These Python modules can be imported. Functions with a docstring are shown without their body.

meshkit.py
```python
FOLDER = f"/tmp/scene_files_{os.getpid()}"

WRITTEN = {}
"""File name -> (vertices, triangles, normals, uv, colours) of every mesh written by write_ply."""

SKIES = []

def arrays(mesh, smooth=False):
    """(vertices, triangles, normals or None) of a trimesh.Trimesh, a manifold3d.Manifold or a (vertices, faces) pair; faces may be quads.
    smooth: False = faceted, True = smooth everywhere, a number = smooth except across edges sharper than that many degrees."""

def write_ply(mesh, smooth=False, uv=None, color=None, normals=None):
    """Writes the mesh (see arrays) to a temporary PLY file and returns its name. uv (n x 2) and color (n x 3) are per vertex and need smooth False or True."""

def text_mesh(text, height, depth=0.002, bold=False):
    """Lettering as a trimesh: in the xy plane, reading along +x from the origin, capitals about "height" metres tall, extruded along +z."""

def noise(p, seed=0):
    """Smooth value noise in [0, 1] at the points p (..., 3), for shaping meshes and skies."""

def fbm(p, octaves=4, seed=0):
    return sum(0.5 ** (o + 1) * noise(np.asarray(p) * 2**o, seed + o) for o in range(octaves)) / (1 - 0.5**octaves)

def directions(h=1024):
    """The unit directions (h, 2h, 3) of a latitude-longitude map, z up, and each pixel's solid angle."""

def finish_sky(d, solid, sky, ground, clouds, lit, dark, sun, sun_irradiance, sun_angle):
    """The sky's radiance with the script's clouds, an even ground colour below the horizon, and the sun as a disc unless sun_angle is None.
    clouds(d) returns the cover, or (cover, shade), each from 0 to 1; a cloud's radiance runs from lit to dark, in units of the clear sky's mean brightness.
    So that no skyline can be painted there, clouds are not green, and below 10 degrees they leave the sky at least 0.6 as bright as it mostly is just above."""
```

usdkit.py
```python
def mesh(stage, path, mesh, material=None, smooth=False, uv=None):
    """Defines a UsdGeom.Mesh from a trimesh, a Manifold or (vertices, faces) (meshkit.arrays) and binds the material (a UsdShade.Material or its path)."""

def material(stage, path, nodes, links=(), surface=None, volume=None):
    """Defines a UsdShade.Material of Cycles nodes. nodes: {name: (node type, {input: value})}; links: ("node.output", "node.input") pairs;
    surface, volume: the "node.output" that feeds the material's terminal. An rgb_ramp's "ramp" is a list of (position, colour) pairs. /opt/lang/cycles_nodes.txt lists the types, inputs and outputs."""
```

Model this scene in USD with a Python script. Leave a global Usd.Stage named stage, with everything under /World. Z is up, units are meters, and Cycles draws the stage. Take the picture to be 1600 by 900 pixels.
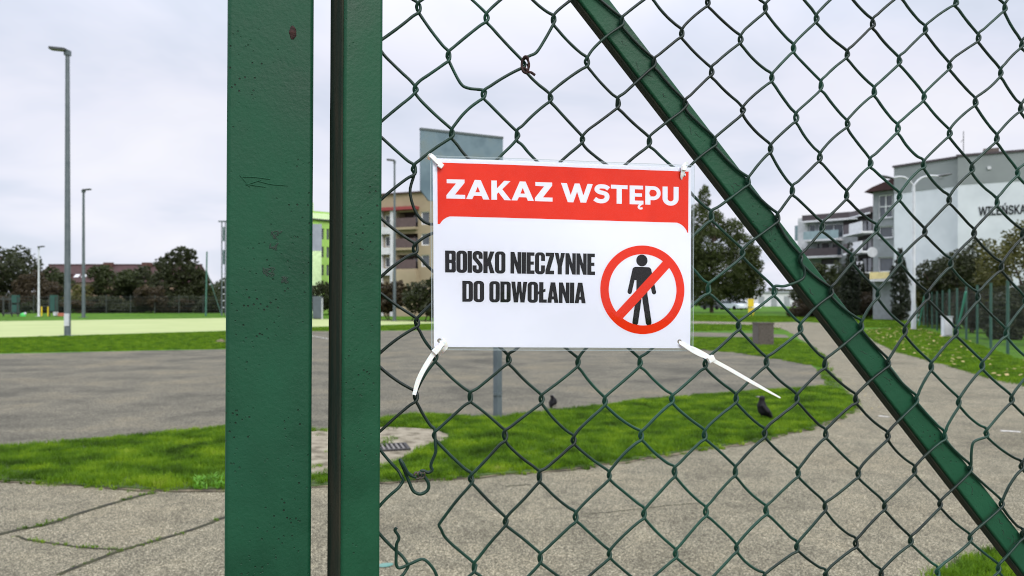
import math, random
import numpy as np, trimesh, manifold3d
import shapely, shapely.geometry as sg, shapely.ops as so, shapely.affinity as sa
import usdkit, meshkit
from pxr import Usd, UsdGeom, UsdLux, UsdShade, Gf, Vt, Sdf

stage = Usd.Stage.CreateInMemory()
UsdGeom.SetStageUpAxis(stage, 'Z'); UsdGeom.SetStageMetersPerUnit(stage, 1.0)
UsdGeom.Xform.Define(stage, '/World'); UsdGeom.Scope.Define(stage, '/World/Looks')
R = random.Random(7); RN = np.random.default_rng(7)

# ------------------------------------------------------------------ camera
EYE, F, HOR = 1.45, 1200.0, 474.0          # eye height (m); focal length and horizon row of the 1600 x 900 photograph
cam = UsdGeom.Camera.Define(stage, '/World/camera')
cam.CreateHorizontalApertureAttr(36.0); cam.CreateVerticalApertureAttr(20.25)
cam.CreateFocalLengthAttr(36.0 * F / 1600)
cam.CreateVerticalApertureOffsetAttr((HOR - 450) * 36.0 / 1600)
cam.CreateFStopAttr(11.0); cam.CreateFocusDistanceAttr(0.87)
cam.CreateExposureAttr(0.8)
cam.CreateClippingRangeAttr((0.05, 20000.0))
cx = UsdGeom.Xformable(cam); cx.AddTranslateOp().Set((0, 0, EYE)); cx.AddRotateXOp().Set(90.0)

# ------------------------------------------------------------------ sky and sun
SUN = np.array([0.42, -0.72, 0.60]); SUN /= np.linalg.norm(SUN)
mat = lambda n, nodes, links, **k: usdkit.material(stage, '/World/Looks/' + n, nodes, links, **k)
sky_mat = mat('overcast_sky', {
    'tc': ('texture_coordinate', {}),
    'sep': ('separate_xyz', {}),
    'zz': ('math', {'math_type': 'maximum', 'value2': 0.0}),
    'zo': ('math', {'math_type': 'add', 'value2': 0.22}),
    'dx': ('math', {'math_type': 'divide'}), 'dy': ('math', {'math_type': 'divide'}),
    'v': ('combine_xyz', {'z': 0.0}),
    'n': ('noise_texture', {'scale': 1.15, 'detail': 6.0, 'roughness': 0.5, 'distortion': 0.35}),
    'n2': ('noise_texture', {'scale': 0.5, 'detail': 3.0, 'roughness': 0.5}),
    'nm': ('mix_float', {'fac': 0.4}),
    'r': ('rgb_ramp', {'ramp': [(0.0, (5.2, 6.1, 7.2)), (0.37, (6.2, 6.8, 7.9)), (0.45, (7.4, 7.8, 9.05)), (0.51, (8.5, 8.6, 9.7)), (0.60, (9.4, 9.35, 10.0)), (1.0, (9.6, 9.6, 10.1))]}),
    'g': ('map_range', {'range_type': 'smoothstep', 'from_min': 0.25, 'from_max': 0.9, 'to_min': 1.0, 'to_max': 3.1, 'clamp': True}),
    'gm': ('mix_color', {'blend_type': 'multiply', 'fac': 1.0, 'use_clamp': False}),
    'gc': ('combine_xyz', {}),
    'sky': ('sky_texture', {'sky_type': 'single_scattering', 'sun_disc': False, 'sun_elevation': math.asin(SUN[2]), 'sun_rotation': math.atan2(SUN[0], SUN[1])}),
    'mx': ('mix_color', {'fac': 0.93, 'use_clamp': False}),
    'bg': ('background_shader', {'strength': 0.0585}),
}, [('tc.generated', 'sep.vector'), ('sep.z', 'zz.value1'), ('zz.value', 'zo.value1'), ('sep.x', 'dx.value1'), ('zo.value', 'dx.value2'),
    ('sep.y', 'dy.value1'), ('zo.value', 'dy.value2'), ('dx.value', 'v.x'), ('dy.value', 'v.y'), ('v.vector', 'n.vector'), ('v.vector', 'n2.vector'),
    ('n.fac', 'nm.a'), ('n2.fac', 'nm.b'), ('nm.result', 'r.fac'), ('sep.z', 'g.value'), ('g.result', 'gc.x'), ('g.result', 'gc.y'), ('g.result', 'gc.z'),
    ('r.color', 'gm.a'), ('gc.vector', 'gm.b'), ('sky.color', 'mx.a'), ('gm.result', 'mx.b'), ('mx.result', 'bg.color')], surface='bg.background')
dome = UsdLux.DomeLight.Define(stage, '/World/sky')
UsdShade.MaterialBindingAPI.Apply(dome.GetPrim()).Bind(sky_mat)
sun = UsdLux.DistantLight.Define(stage, '/World/sun')
sun.CreateIntensityAttr(0.4); sun.CreateAngleAttr(35.0); sun.CreateNormalizeAttr(True); sun.CreateColorAttr((1.0, 0.97, 0.92))
zax = Gf.Vec3d(*SUN); rot = Gf.Rotation(Gf.Vec3d(0, 0, 1), zax)
UsdGeom.Xformable(sun).AddTransformOp().Set(Gf.Matrix4d(rot, Gf.Vec3d(0, 0, 30)))
for p, l in ((dome, 'overcast pale lavender sky'),):
    p.GetPrim().SetCustomDataByKey('kind', 'structure'); p.GetPrim().SetCustomDataByKey('label', l + ' over the sports ground')

# ------------------------------------------------------------------ helpers
used, base_of = {}, {}
def fresh(parent, name):
    k = (parent, name); n = used.get(k, 0); used[k] = n + 1
    return f'{parent}/{name}' + (f'_{n:03d}' if n else '')
def tag(prim, label=None, cat=None, group=None, kind=None):
    for k, v in (('label', label), ('category', cat), ('group', group), ('kind', kind)):
        if v: prim.SetCustomDataByKey(k, v)
def thing(name, label, cat, base=(0, 0, 0), group=None, kind=None):
    p = fresh('/World', name); x = UsdGeom.Xform.Define(stage, p)
    x.AddTranslateOp().Set(tuple(float(c) for c in base)); base_of[p] = np.asarray(base, float)
    tag(x.GetPrim(), label, cat, group, kind); return p
def cat_(ms):
    ms = [m for m in ms if m is not None]
    return trimesh.util.concatenate(ms) if len(ms) > 1 else ms[0]
def as_tm(m):
    if hasattr(m, 'to_mesh'):
        q = m.to_mesh(); return trimesh.Trimesh(q.vert_properties[:, :3], q.tri_verts, process=False)
    if isinstance(m, tuple):
        v, f = np.asarray(m[0], float), np.asarray(m[1])
        if f.shape[1] == 4: f = np.vstack([f[:, [0, 1, 2]], f[:, [0, 2, 3]]])
        return trimesh.Trimesh(v, f, process=False)
    return m
def part(parent, name, mesh, m, smooth=False, label=None, kind=None):
    """a mesh given in world coordinates becomes a child of parent (a thing, or a part: then its base is the thing's)"""
    p = fresh(parent, name); mesh = as_tm(mesh).copy()
    root = '/'.join(parent.split('/')[:3]); mesh.apply_translation(-base_of[root])
    g = usdkit.mesh(stage, p, mesh, m, smooth=smooth); tag(g.GetPrim(), label, None, None, kind); return p
def single(name, mesh, m, label, cat, smooth=False, group=None, kind=None):
    p = fresh('/World', name); g = usdkit.mesh(stage, p, as_tm(mesh), m, smooth=smooth)
    base_of[p] = np.zeros(3); tag(g.GetPrim(), label, cat, group, kind); return p
def box(x0, x1, y0, y1, z0, z1):
    b = trimesh.creation.box((x1 - x0, y1 - y0, z1 - z0)); b.apply_translation(((x0 + x1) / 2, (y0 + y1) / 2, (z0 + z1) / 2)); return b
def cyl(a, b, r0, r1=None, n=10):
    return tube([a, b], [r0, r0 if r1 is None else r1], n)
def tube(pts, r, n=8, caps=True):
    p = np.asarray(pts, float); r = np.broadcast_to(r, (len(p),)).astype(float)
    t = np.gradient(p, axis=0) if len(p) > 2 else np.repeat(p[1:] - p[:1], 2, 0)
    t /= np.linalg.norm(t, axis=1, keepdims=True) + 1e-12
    ref = np.array([0, 0, 1.0]) if abs(t[0, 2]) < 0.9 else np.array([1.0, 0, 0])
    a = np.cross(t[0], ref); a /= np.linalg.norm(a); A = [a]
    for i in range(1, len(p)):
        a = A[-1] - t[i] * (A[-1] @ t[i]); A.append(a / (np.linalg.norm(a) + 1e-12))
    A = np.array(A); B = np.cross(t, A); th = np.arange(n) * 2 * np.pi / n
    v = (p[:, None] + r[:, None, None] * (np.cos(th)[None, :, None] * A[:, None] + np.sin(th)[None, :, None] * B[:, None])).reshape(-1, 3)
    i, j = np.meshgrid(np.arange(len(p) - 1), np.arange(n), indexing='ij')
    q = np.stack([i * n + j, i * n + (j + 1) % n, (i + 1) * n + (j + 1) % n, (i + 1) * n + j], -1).reshape(-1, 4)
    f = np.vstack([q[:, [0, 1, 2]], q[:, [0, 2, 3]]])
    if caps:
        v = np.vstack([v, p[0], p[-1]]); k = len(v) - 2; jj = np.arange(n)
        f = np.vstack([f, np.stack([np.full(n, k), (jj + 1) % n, jj], 1), np.stack([np.full(n, k + 1), (len(p) - 1) * n + jj, (len(p) - 1) * n + (jj + 1) % n], 1)])
    return trimesh.Trimesh(v, f, process=False)
def spline(pts, per=6):
    p = np.asarray(pts, float); e = np.vstack([2 * p[0] - p[1], p, 2 * p[-1] - p[-2]]); out = []
    for i in range(1, len(e) - 2):
        for s in np.arange(per) / per:
            a, b, c, d = e[i - 1], e[i], e[i + 1], e[i + 2]
            out.append(0.5 * (2 * b + (c - a) * s + (2 * a - 5 * b + 4 * c - d) * s * s + (3 * b - a - 3 * c + d) * s ** 3))
    return np.array(out + [p[-1]])
def rbox(w, d, h, r, seg=4):
    """box w x d x h with its upright edges rounded, centred on xy, standing on z = 0"""
    return trimesh.creation.extrude_polygon(sg.box(-w / 2 + r, -d / 2 + r, w / 2 - r, d / 2 - r).buffer(r, quad_segs=seg), h, engine='earcut')
def gh(y):                                   # the ground rises a little far off
    return 0.006 * (min(max(y, 50.0), 200.0) - 50.0)
def G(px, py):                               # pixel of the photograph -> point on the ground
    y = 60.0
    for _ in range(60):
        y = 0.5 * y + 0.5 * min((EYE - gh(y)) * F / max(py - HOR, 0.5), 900)
    return np.array([(px - 800) / F * y, y])
def at(px, py, y): return np.array([(px - 800) / F * y, y, EYE + (HOR - py) / F * y])
def gpt(px, y, dz=0.0): return np.array([(px - 800) / F * y, y, gh(y) + dz])
def polys(g): return [q for q in getattr(g, 'geoms', [g]) if q.geom_type == 'Polygon' and q.area > 1e-9]
def tri2d(g):
    V, Fc, n = [], [], 0
    for q in polys(g):
        v, f = trimesh.creation.triangulate_polygon(q, engine='earcut'); v, f = np.asarray(v), np.asarray(f)
        a = v[f]; cr = (a[:, 1, 0] - a[:, 0, 0]) * (a[:, 2, 1] - a[:, 0, 1]) - (a[:, 1, 1] - a[:, 0, 1]) * (a[:, 2, 0] - a[:, 0, 0])
        f = f.copy(); f[cr < 0] = f[cr < 0][:, ::-1]
        V.append(v); Fc.append(f + n); n += len(v)
    return np.vstack(V), np.vstack(Fc)
def sheet(poly, dz):
    """a flat sheet on the ground; dz above it, cut where the ground's slope changes"""
    ms = []
    for a, b in ((-50, 50), (50, 200), (200, 4000)):
        g = poly.intersection(sg.box(-5000, a, 5000, b))
        if g.is_empty or not polys(g): continue
        v, f = tri2d(g); ms.append(trimesh.Trimesh(np.column_stack([v, [gh(y) + dz for y in v[:, 1]]]), f, process=False))
    return cat_(ms)
def slab(poly, dz, lo=-0.05):
    top = sheet(poly, dz); sides = []
    for q in polys(poly):
        for ring in [q.exterior, *q.interiors]:
            c = np.array(ring.coords); a, b = c[:-1], c[1:]
            za = np.array([gh(y) for y in a[:, 1]]); zb = np.array([gh(y) for y in b[:, 1]]); n = len(a)
            v = np.vstack([np.column_stack([a, za + lo]), np.column_stack([b, zb + lo]), np.column_stack([b, zb + dz]), np.column_stack([a, za + dz])])
            i = np.arange(n); sides.append(trimesh.Trimesh(v, np.vstack([np.stack([i, i + n, i + 2 * n], 1), np.stack([i, i + 2 * n, i + 3 * n], 1)]), process=False))
    return cat_([top] + sides)
def rough(poly, amp, step, seed=0):
    """the outline made uneven"""
    out = []
    for q in polys(poly):
        ring = q.exterior; L = ring.length; n = max(8, int(L / step))
        p = np.array([ring.interpolate(i * L / n).coords[0] for i in range(n)])
        nz = np.column_stack([meshkit.fbm(np.column_stack([p / (step * 5), np.full(n, s)]), 4, seed + int(s)) - 0.5 for s in (3.0, 9.0)])
        out.append(sg.Polygon(p + nz * 2 * amp).buffer(0))
    return so.unary_union(out)
def GP(*px): return sg.Polygon([G(*p) for p in px]).buffer(0)

# ------------------------------------------------------------------ materials
def noise_mat(name, c0, c1, scale, rough_=0.7, bump=0.0, bscale=None, detail=5.0, c2=None, lo=0.35, hi=0.65, spec=0.4, dist=0.01, big=None, bigscale=0.6, metallic=0.0, stretch=None, coat=0.0):
    nodes = {'g': ('geometry', {}), 'mp': ('mapping', {'scale': stretch or (1, 1, 1)}), 'n': ('noise_texture', {'scale': scale, 'detail': detail, 'roughness': 0.6}),
             'r': ('rgb_ramp', {'ramp': [(lo, c0), (hi, c1)] if c2 is None else [(lo, c0), ((lo + hi) / 2, c1), (hi, c2)]}),
             'p': ('principled_bsdf', {'roughness': rough_, 'specular_ior_level': spec, 'metallic': metallic, 'coat_weight': coat})}
    links = [('g.position', 'mp.vector'), ('mp.vector', 'n.vector'), ('n.fac', 'r.fac')]
    col = 'r.color'
    if big is not None:
        nodes |= {'nb': ('noise_texture', {'scale': bigscale, 'detail': 4.0}), 'rb': ('rgb_ramp', {'ramp': [(0.35, big[0]), (0.65, big[1])]}), 'mb': ('mix_color', {'blend_type': 'multiply', 'fac': 1.0})}
        links += [('mp.vector', 'nb.vector'), ('nb.fac', 'rb.fac'), (col, 'mb.a'), ('rb.color', 'mb.b')]; col = 'mb.result'
    links.append((col, 'p.base_color'))
    if bump:
        nodes |= {'bn': ('noise_texture', {'scale': bscale or scale, 'detail': 4.0}), 'b': ('bump', {'strength': bump, 'distance': dist})}
        links += [('mp.vector', 'bn.vector'), ('bn.fac', 'b.height'), ('b.normal', 'p.normal')]
    return mat(name, nodes, links, surface='p.BSDF')
def plain(name, c, rough_=0.5, spec=0.5, metallic=0.0, var=0.12, scale=3.0):
    c = np.array(c); return noise_mat(name, tuple(c * (1 - var)), tuple(c * (1 + var)), scale, rough_, spec=spec, metallic=metallic)
def leaf_mat(name, stops, trans=0.25, rough_=0.55):
    return mat(name, {'g': ('geometry', {}), 'r': ('rgb_ramp', {'ramp': stops}), 'p': ('principled_bsdf', {'roughness': rough_, 'specular_ior_level': 0.3}), 't': ('translucent_bsdf', {}), 'm': ('mix_closure', {'fac': trans})},
               [('g.random_per_island', 'r.fac'), ('r.color', 'p.base_color'), ('r.color', 't.color'), ('p.BSDF', 'm.closure1'), ('t.BSDF', 'm.closure2')], surface='m.closure')

def paint_mat(name, c, speck=60.0, rough_=0.38):
    """old thick green gloss paint over steel: orange peel, pits and small chips, grime"""
    c = np.array(c)
    return mat(name, {'g': ('geometry', {}), 'n1': ('noise_texture', {'scale': 9.0, 'detail': 6.0, 'roughness': 0.6}),
        'r1': ('rgb_ramp', {'ramp': [(0.3, tuple(c * 0.72)), (0.5, tuple(c)), (0.7, tuple(c * 1.2))]}),
        'v': ('voronoi_texture', {'scale': 170.0, 'randomness': 1.0}), 'vr': ('rgb_ramp', {'ramp': [(0.0, (1, 1, 1)), (0.13, (1, 1, 1)), (0.2, (0, 0, 0))]}),
        'vn': ('noise_texture', {'scale': 14.0, 'detail': 3.0}), 'vt': ('rgb_ramp', {'ramp': [(0.47, (0, 0, 0)), (0.62, (1, 1, 1))]}),
        'vm': ('math', {'math_type': 'multiply'}),
        'mc': ('mix_color', {'b': tuple(c * 0.25 + np.array([.004, .002, .001]))}),
        'n2': ('noise_texture', {'scale': 240.0, 'detail': 3.0, 'roughness': 0.6}), 'n3': ('noise_texture', {'scale': 35.0, 'detail': 4.0}),
        'b3': ('bump', {'strength': 0.15, 'distance': 0.004}), 'b2': ('bump', {'strength': 0.38, 'distance': 0.0012}), 'b1': ('bump', {'strength': 0.8, 'distance': 0.0012, 'invert': True}),
        'rr': ('map_range', {'from_min': 0.3, 'from_max': 0.7, 'to_min': rough_ - 0.08, 'to_max': rough_ + 0.18}),
        'p': ('principled_bsdf', {'specular_ior_level': 0.24})},
        [('g.position', 'n1.vector'), ('n1.fac', 'r1.fac'), ('g.position', 'v.vector'), ('v.distance', 'vr.fac'), ('g.position', 'vn.vector'), ('vn.fac', 'vt.fac'),
         ('vr.color', 'vm.value1'), ('vt.color', 'vm.value2'), ('r1.color', 'mc.a'), ('vm.value', 'mc.fac'), ('mc.result', 'p.base_color'),
         ('g.position', 'n2.vector'), ('g.position', 'n3.vector'), ('n3.fac', 'b3.height'), ('n2.fac', 'b2.height'), ('b3.normal', 'b2.normal'), ('vm.value', 'b1.height'), ('b2.normal', 'b1.normal'),
         ('b1.normal', 'p.normal'), ('n1.fac', 'rr.value'), ('rr.result', 'p.roughness')], surface='p.BSDF')

def gravel_mat(name, stops, stone, tint, rough_=0.85, big=3.0):
    """worn asphalt with the pale aggregate showing"""
    return mat(name, {'g': ('geometry', {}), 'v': ('voronoi_texture', {'scale': stone, 'randomness': 1.0}), 's': ('separate_xyz', {}),
        'r': ('rgb_ramp', {'ramp': stops}), 'n': ('noise_texture', {'scale': 0.45, 'detail': 6.0, 'roughness': 0.62}),
        'rn': ('rgb_ramp', {'ramp': [(0.3, tint[0]), (0.5, tint[1]), (0.7, tint[2])]}), 'm': ('mix_color', {'blend_type': 'multiply', 'fac': 1.0}),
        'n2': ('noise_texture', {'scale': big, 'detail': 6.0, 'roughness': 0.75}), 'r2': ('rgb_ramp', {'ramp': [(0.32, (0.68, 0.68, 0.66)), (0.5, (0.97, 0.97, 0.95)), (0.68, (1.22, 1.2, 1.15))]}), 'm2': ('mix_color', {'blend_type': 'multiply', 'fac': 1.0, 'use_clamp': False}),
        'b': ('bump', {'strength': 0.5, 'distance': 0.005, 'invert': True}), 'p': ('principled_bsdf', {'roughness': rough_, 'specular_ior_level': 0.25})},
        [('g.position', 'v.vector'), ('v.color', 's.vector'), ('s.x', 'r.fac'), ('g.position', 'n.vector'), ('n.fac', 'rn.fac'), ('r.color', 'm.a'), ('rn.color', 'm.b'),
         ('g.position', 'n2.vector'), ('n2.fac', 'r2.fac'), ('m.result', 'm2.a'), ('r2.color', 'm2.b'), ('m2.result', 'p.base_color'), ('v.distance', 'b.height'), ('b.normal', 'p.normal')], surface='p.BSDF')

M = {}
M['post_paint'] = paint_mat('green_post_paint', (0.004, 0.046, 0.0215), rough_=0.5)
M['frame_paint'] = paint_mat('green_frame_paint', (0.004, 0.049, 0.0215), rough_=0.48)
M['wire'] = noise_mat('green_wire_coating', (0.0015, 0.008, 0.005), (0.007, 0.054, 0.033), 5.0, 0.45, lo=0.42, hi=0.72, bump=0.4, bscale=70.0, spec=0.28, dist=0.002)
M['bare_wire'] = noise_mat('old_rusty_wire', (0.02, 0.018, 0.014), (0.05, 0.035, 0.025), 120.0, 0.6)
M['rust'] = noise_mat('rust', (0.010, 0.004, 0.004), (0.035, 0.011, 0.008), 300.0, 0.85, bump=0.8, dist=0.003)
M['path'] = gravel_mat('worn_pale_asphalt', [(0.0, (0.038, 0.034, 0.023)), (0.35, (0.098, 0.089, 0.060)), (0.7, (0.168, 0.153, 0.107)), (1.0, (0.42, 0.385, 0.285))], 175.0, ((0.66, 0.65, 0.62), (0.94, 0.94, 0.93), (1.0, 0.97, 0.92)))
M['court'] = gravel_mat('grey_court_asphalt', [(0.0, (0.054, 0.048, 0.033)), (0.5, (0.106, 0.098, 0.072)), (1.0, (0.184, 0.171, 0.129))], 70.0, ((0.5, 0.51, 0.5), (0.86, 0.86, 0.86), (1.0, 0.95, 0.86)), big=0.9)
M['ground'] = noise_mat('lawn_ground', (0.027, 0.074, 0.004), (0.052, 0.13, 0.006), 2.2, 0.9, c2=(0.085, 0.165, 0.010), spec=0.1, big=((0.75, 0.8, 0.8), (1, 1, 1)), bigscale=0.12, bump=0.5, bscale=30, dist=0.03)
M['soil'] = noise_mat('grassy_soil', (0.022, 0.035, 0.009), (0.05, 0.085, 0.016), 14.0, 0.95, bump=0.6, dist=0.02)
M['sand'] = noise_mat('trodden_sand', (0.085, 0.072, 0.045), (0.18, 0.158, 0.112), 7.0, 0.95, c2=(0.24, 0.215, 0.16), bump=0.6, bscale=40, dist=0.01)
M['pitch'] = noise_mat('pale_green_pitch', (0.245, 0.295, 0.115), (0.305, 0.345, 0.15), 0.7, 0.9, stretch=(0.3, 1, 1))
M['grass'] = mat('grass_blades', {'o': ('object_info', {}), 'g': ('geometry', {}), 'n': ('noise_texture', {'scale': 2.4, 'detail': 6.0, 'roughness': 0.7}), 'a': ('math', {'math_type': 'multiply_add', 'value2': 0.35, 'value3': 0.0}), 'ad': ('math', {'math_type': 'add'}),
    'r': ('rgb_ramp', {'ramp': [(0.36, (0.022, 0.050, 0.003)), (0.50, (0.066, 0.140, 0.005)), (0.64, (0.142, 0.232, 0.008)), (0.80, (0.29, 0.30, 0.07))]}), 'p': ('principled_bsdf', {'roughness': 0.6, 'specular_ior_level': 0.12}), 't': ('translucent_bsdf', {}), 'm': ('mix_closure', {'fac': 0.3})},
    [('g.position', 'n.vector'), ('g.random_per_island', 'a.value1'), ('a.value', 'ad.value1'), ('n.fac', 'ad.value2'), ('ad.value', 'r.fac'), ('r.color', 'p.base_color'), ('r.color', 't.color'), ('p.BSDF', 'm.closure1'), ('t.BSDF', 'm.closure2')], surface='m.closure')
M['white_line'] = noise_mat('worn_white_paint', (0.3, 0.3, 0.28), (0.75, 0.75, 0.72), 25.0, 0.8)
M['crack'] = noise_mat('dark_joint_dirt', (0.010, 0.009, 0.005), (0.036, 0.038, 0.011), 9.0, 0.95)
M['galv'] = noise_mat('galvanised_steel', (0.050, 0.068, 0.075), (0.078, 0.098, 0.105), 4.0, 0.5, spec=0.5)
M['pale_pole'] = plain('pale_pole_paint', (0.42, 0.44, 0.46), 0.5)
M['lamp_grey'] = plain('lamp_head_grey', (0.035, 0.04, 0.04), 0.5)
M['board'] = noise_mat('weathered_board', (0.058, 0.100, 0.122), (0.094, 0.145, 0.168), 2.4, 0.6, c2=(0.108, 0.142, 0.135), bump=0.1)
M['iron'] = noise_mat('cast_iron', (0.012, 0.012, 0.012), (0.035, 0.032, 0.03), 60.0, 0.7)
M['black'] = plain('black_print', (0.010, 0.010, 0.011), 0.7, spec=0.05)
M['red'] = noise_mat('red_print', (0.78, 0.036, 0.006), (0.82, 0.043, 0.009), 40.0, 0.7, spec=0.0)
M['paper'] = noise_mat('white_paper', (0.82, 0.84, 0.93), (0.86, 0.88, 0.96), 6.0, 0.7, spec=0.0, bump=0.05, bscale=18, dist=0.01)
M['film'] = mat('laminate_film', {'f': ('fresnel', {'IOR': 1.45}), 'g': ('geometry', {}), 'n': ('noise_texture', {'scale': 9.0, 'detail': 2.0}), 'n2': ('noise_texture', {'scale': 160.0, 'detail': 2.0}), 'b2': ('bump', {'strength': 0.04, 'distance': 0.001}), 'b': ('bump', {'strength': 0.12, 'distance': 0.02}), 't': ('transparent_bsdf', {'color': (0.99, 0.992, 0.995)}), 's': ('glossy_bsdf', {'color': (1, 1, 1), 'roughness': 0.06}), 'm': ('mix_closure', {})},
    [('g.position', 'n.vector'), ('g.position', 'n2.vector'), ('n2.fac', 'b2.height'), ('b2.normal', 'b.normal'), ('n.fac', 'b.height'), ('b.normal', 's.normal'), ('f.fac', 'm.fac'), ('t.BSDF', 'm.closure1'), ('s.BSDF', 'm.closure2')], surface='m.closure')
M['nylon'] = mat('white_nylon', {'p': ('principled_bsdf', {'base_color': (0.60, 0.61, 0.60), 'roughness': 0.35, 'subsurface_weight': 0.2, 'subsurface_scale': 0.002})}, [], surface='p.BSDF')
M['glass'] = plain('window_glass', (0.05, 0.06, 0.07), 0.08, spec=0.8)
M['win_frame'] = plain('window_frame_white', (0.7, 0.71, 0.72), 0.5)
M['bark'] = noise_mat('bark', (0.03, 0.022, 0.016), (0.08, 0.06, 0.045), 6.0, 0.95)
def LM(name, a, b, c, trans=0.2): M[name] = leaf_mat(name, [(0, a), (0.5, b), (1, c)], trans)
LM('dark_leaves', (0.020, 0.026, 0.007), (0.042, 0.046, 0.012), (0.105, 0.085, 0.02))
LM('brown_leaves', (0.035, 0.026, 0.012), (0.06, 0.045, 0.018), (0.10, 0.075, 0.03))
LM('green_leaves', (0.026, 0.036, 0.009), (0.052, 0.062, 0.014), (0.10, 0.10, 0.025))
LM('olive_leaves', (0.065, 0.066, 0.015), (0.13, 0.122, 0.023), (0.24, 0.195, 0.045))
LM('birch_leaves', (0.04, 0.055, 0.012), (0.088, 0.112, 0.025), (0.185, 0.195, 0.055), 0.35)
LM('thuja_leaves', (0.012, 0.018, 0.008), (0.024, 0.032, 0.012), (0.04, 0.05, 0.018), 0.1)
LM('weed_leaves', (0.10, 0.25, 0.02), (0.16, 0.36, 0.03), (0.24, 0.42, 0.05), 0.3)

# ------------------------------------------------------------------ the ground
ground = sheet(sg.box(-2500, -30, 2500, 3900), 0.0)
single('ground', ground, M['ground'], 'wide green lawn ground reaching to the far trees', 'lawn', kind='structure')
court_poly = rough(GP((-500, 556), (0, 553), (350, 546), (420, 540), (440, 518), (600, 517), (700, 516), (1085, 527), (1180, 545), (1262, 566), (1292, 590), (1296, 614), (1100, 625), (900, 645), (700, 668), (480, 690), (0, 712), (-700, 735)), 0.12, 0.3, 1)
path_poly = sg.Polygon([(-14, -6), (14, -6), (14, 6.0), tuple(G(1760, 660)), tuple(G(1680, 622)), tuple(G(1600, 603)), tuple(G(1530, 586)), tuple(G(1489, 574)), tuple(G(1447, 562)), tuple(G(1405, 551)), tuple(G(1371, 536)), tuple(G(1342, 517)), tuple(G(1300, 506)), tuple(G(1255, 503)),
    tuple(G(1190, 506)), tuple(G(1228, 516)), tuple(G(1258, 534)), tuple(G(1284, 562)), tuple(G(1300, 585)), tuple(G(1322, 608)), tuple(G(1300, 640)), tuple(G(1200, 655)), tuple(G(900, 700)), tuple(G(480, 740)), tuple(G(0, 730)), tuple(G(-600, 725))]).buffer(0)
path_poly = rough(path_poly, 0.08, 0.3, 2)
cross_path = rough(GP((1080, 519), (1190, 521), (1228, 523), (1236, 528), (1190, 527), (1080, 526)), 0.1, 0.5, 3)
side_path = rough(GP((1080, 502), (1200, 504), (1260, 503), (1270, 507), (1190, 508), (1080, 506)), 0.15, 0.8, 4)
pitch_poly = GP((-900, 537), (0, 527.5), (350, 517), (480, 511), (700, 504.5), (690, 501.5), (500, 498.5), (350, 497), (0, 502), (-900, 509))
single('court', sheet(court_poly, 0.004), M['court'], 'worn grey asphalt basketball court behind the grass strip', 'court', kind='structure')
single('path', sheet(path_poly, 0.008), M['path'], 'pale worn asphalt path running past the gate and curving away to the right', 'path', kind='structure')
single('cross_path', sheet(cross_path, 0.004), M['court'], 'narrow grey path crossing the lawn behind the concrete block', 'path', kind='structure')
single('side_path', sheet(side_path, 0.004), M['path'], 'thin far pale path joining the curved path', 'path', kind='structure')
single('pitch', sheet(pitch_poly, 0.006), M['pitch'], 'pale yellow green artificial turf pitch', 'pitch', kind='structure')
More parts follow.
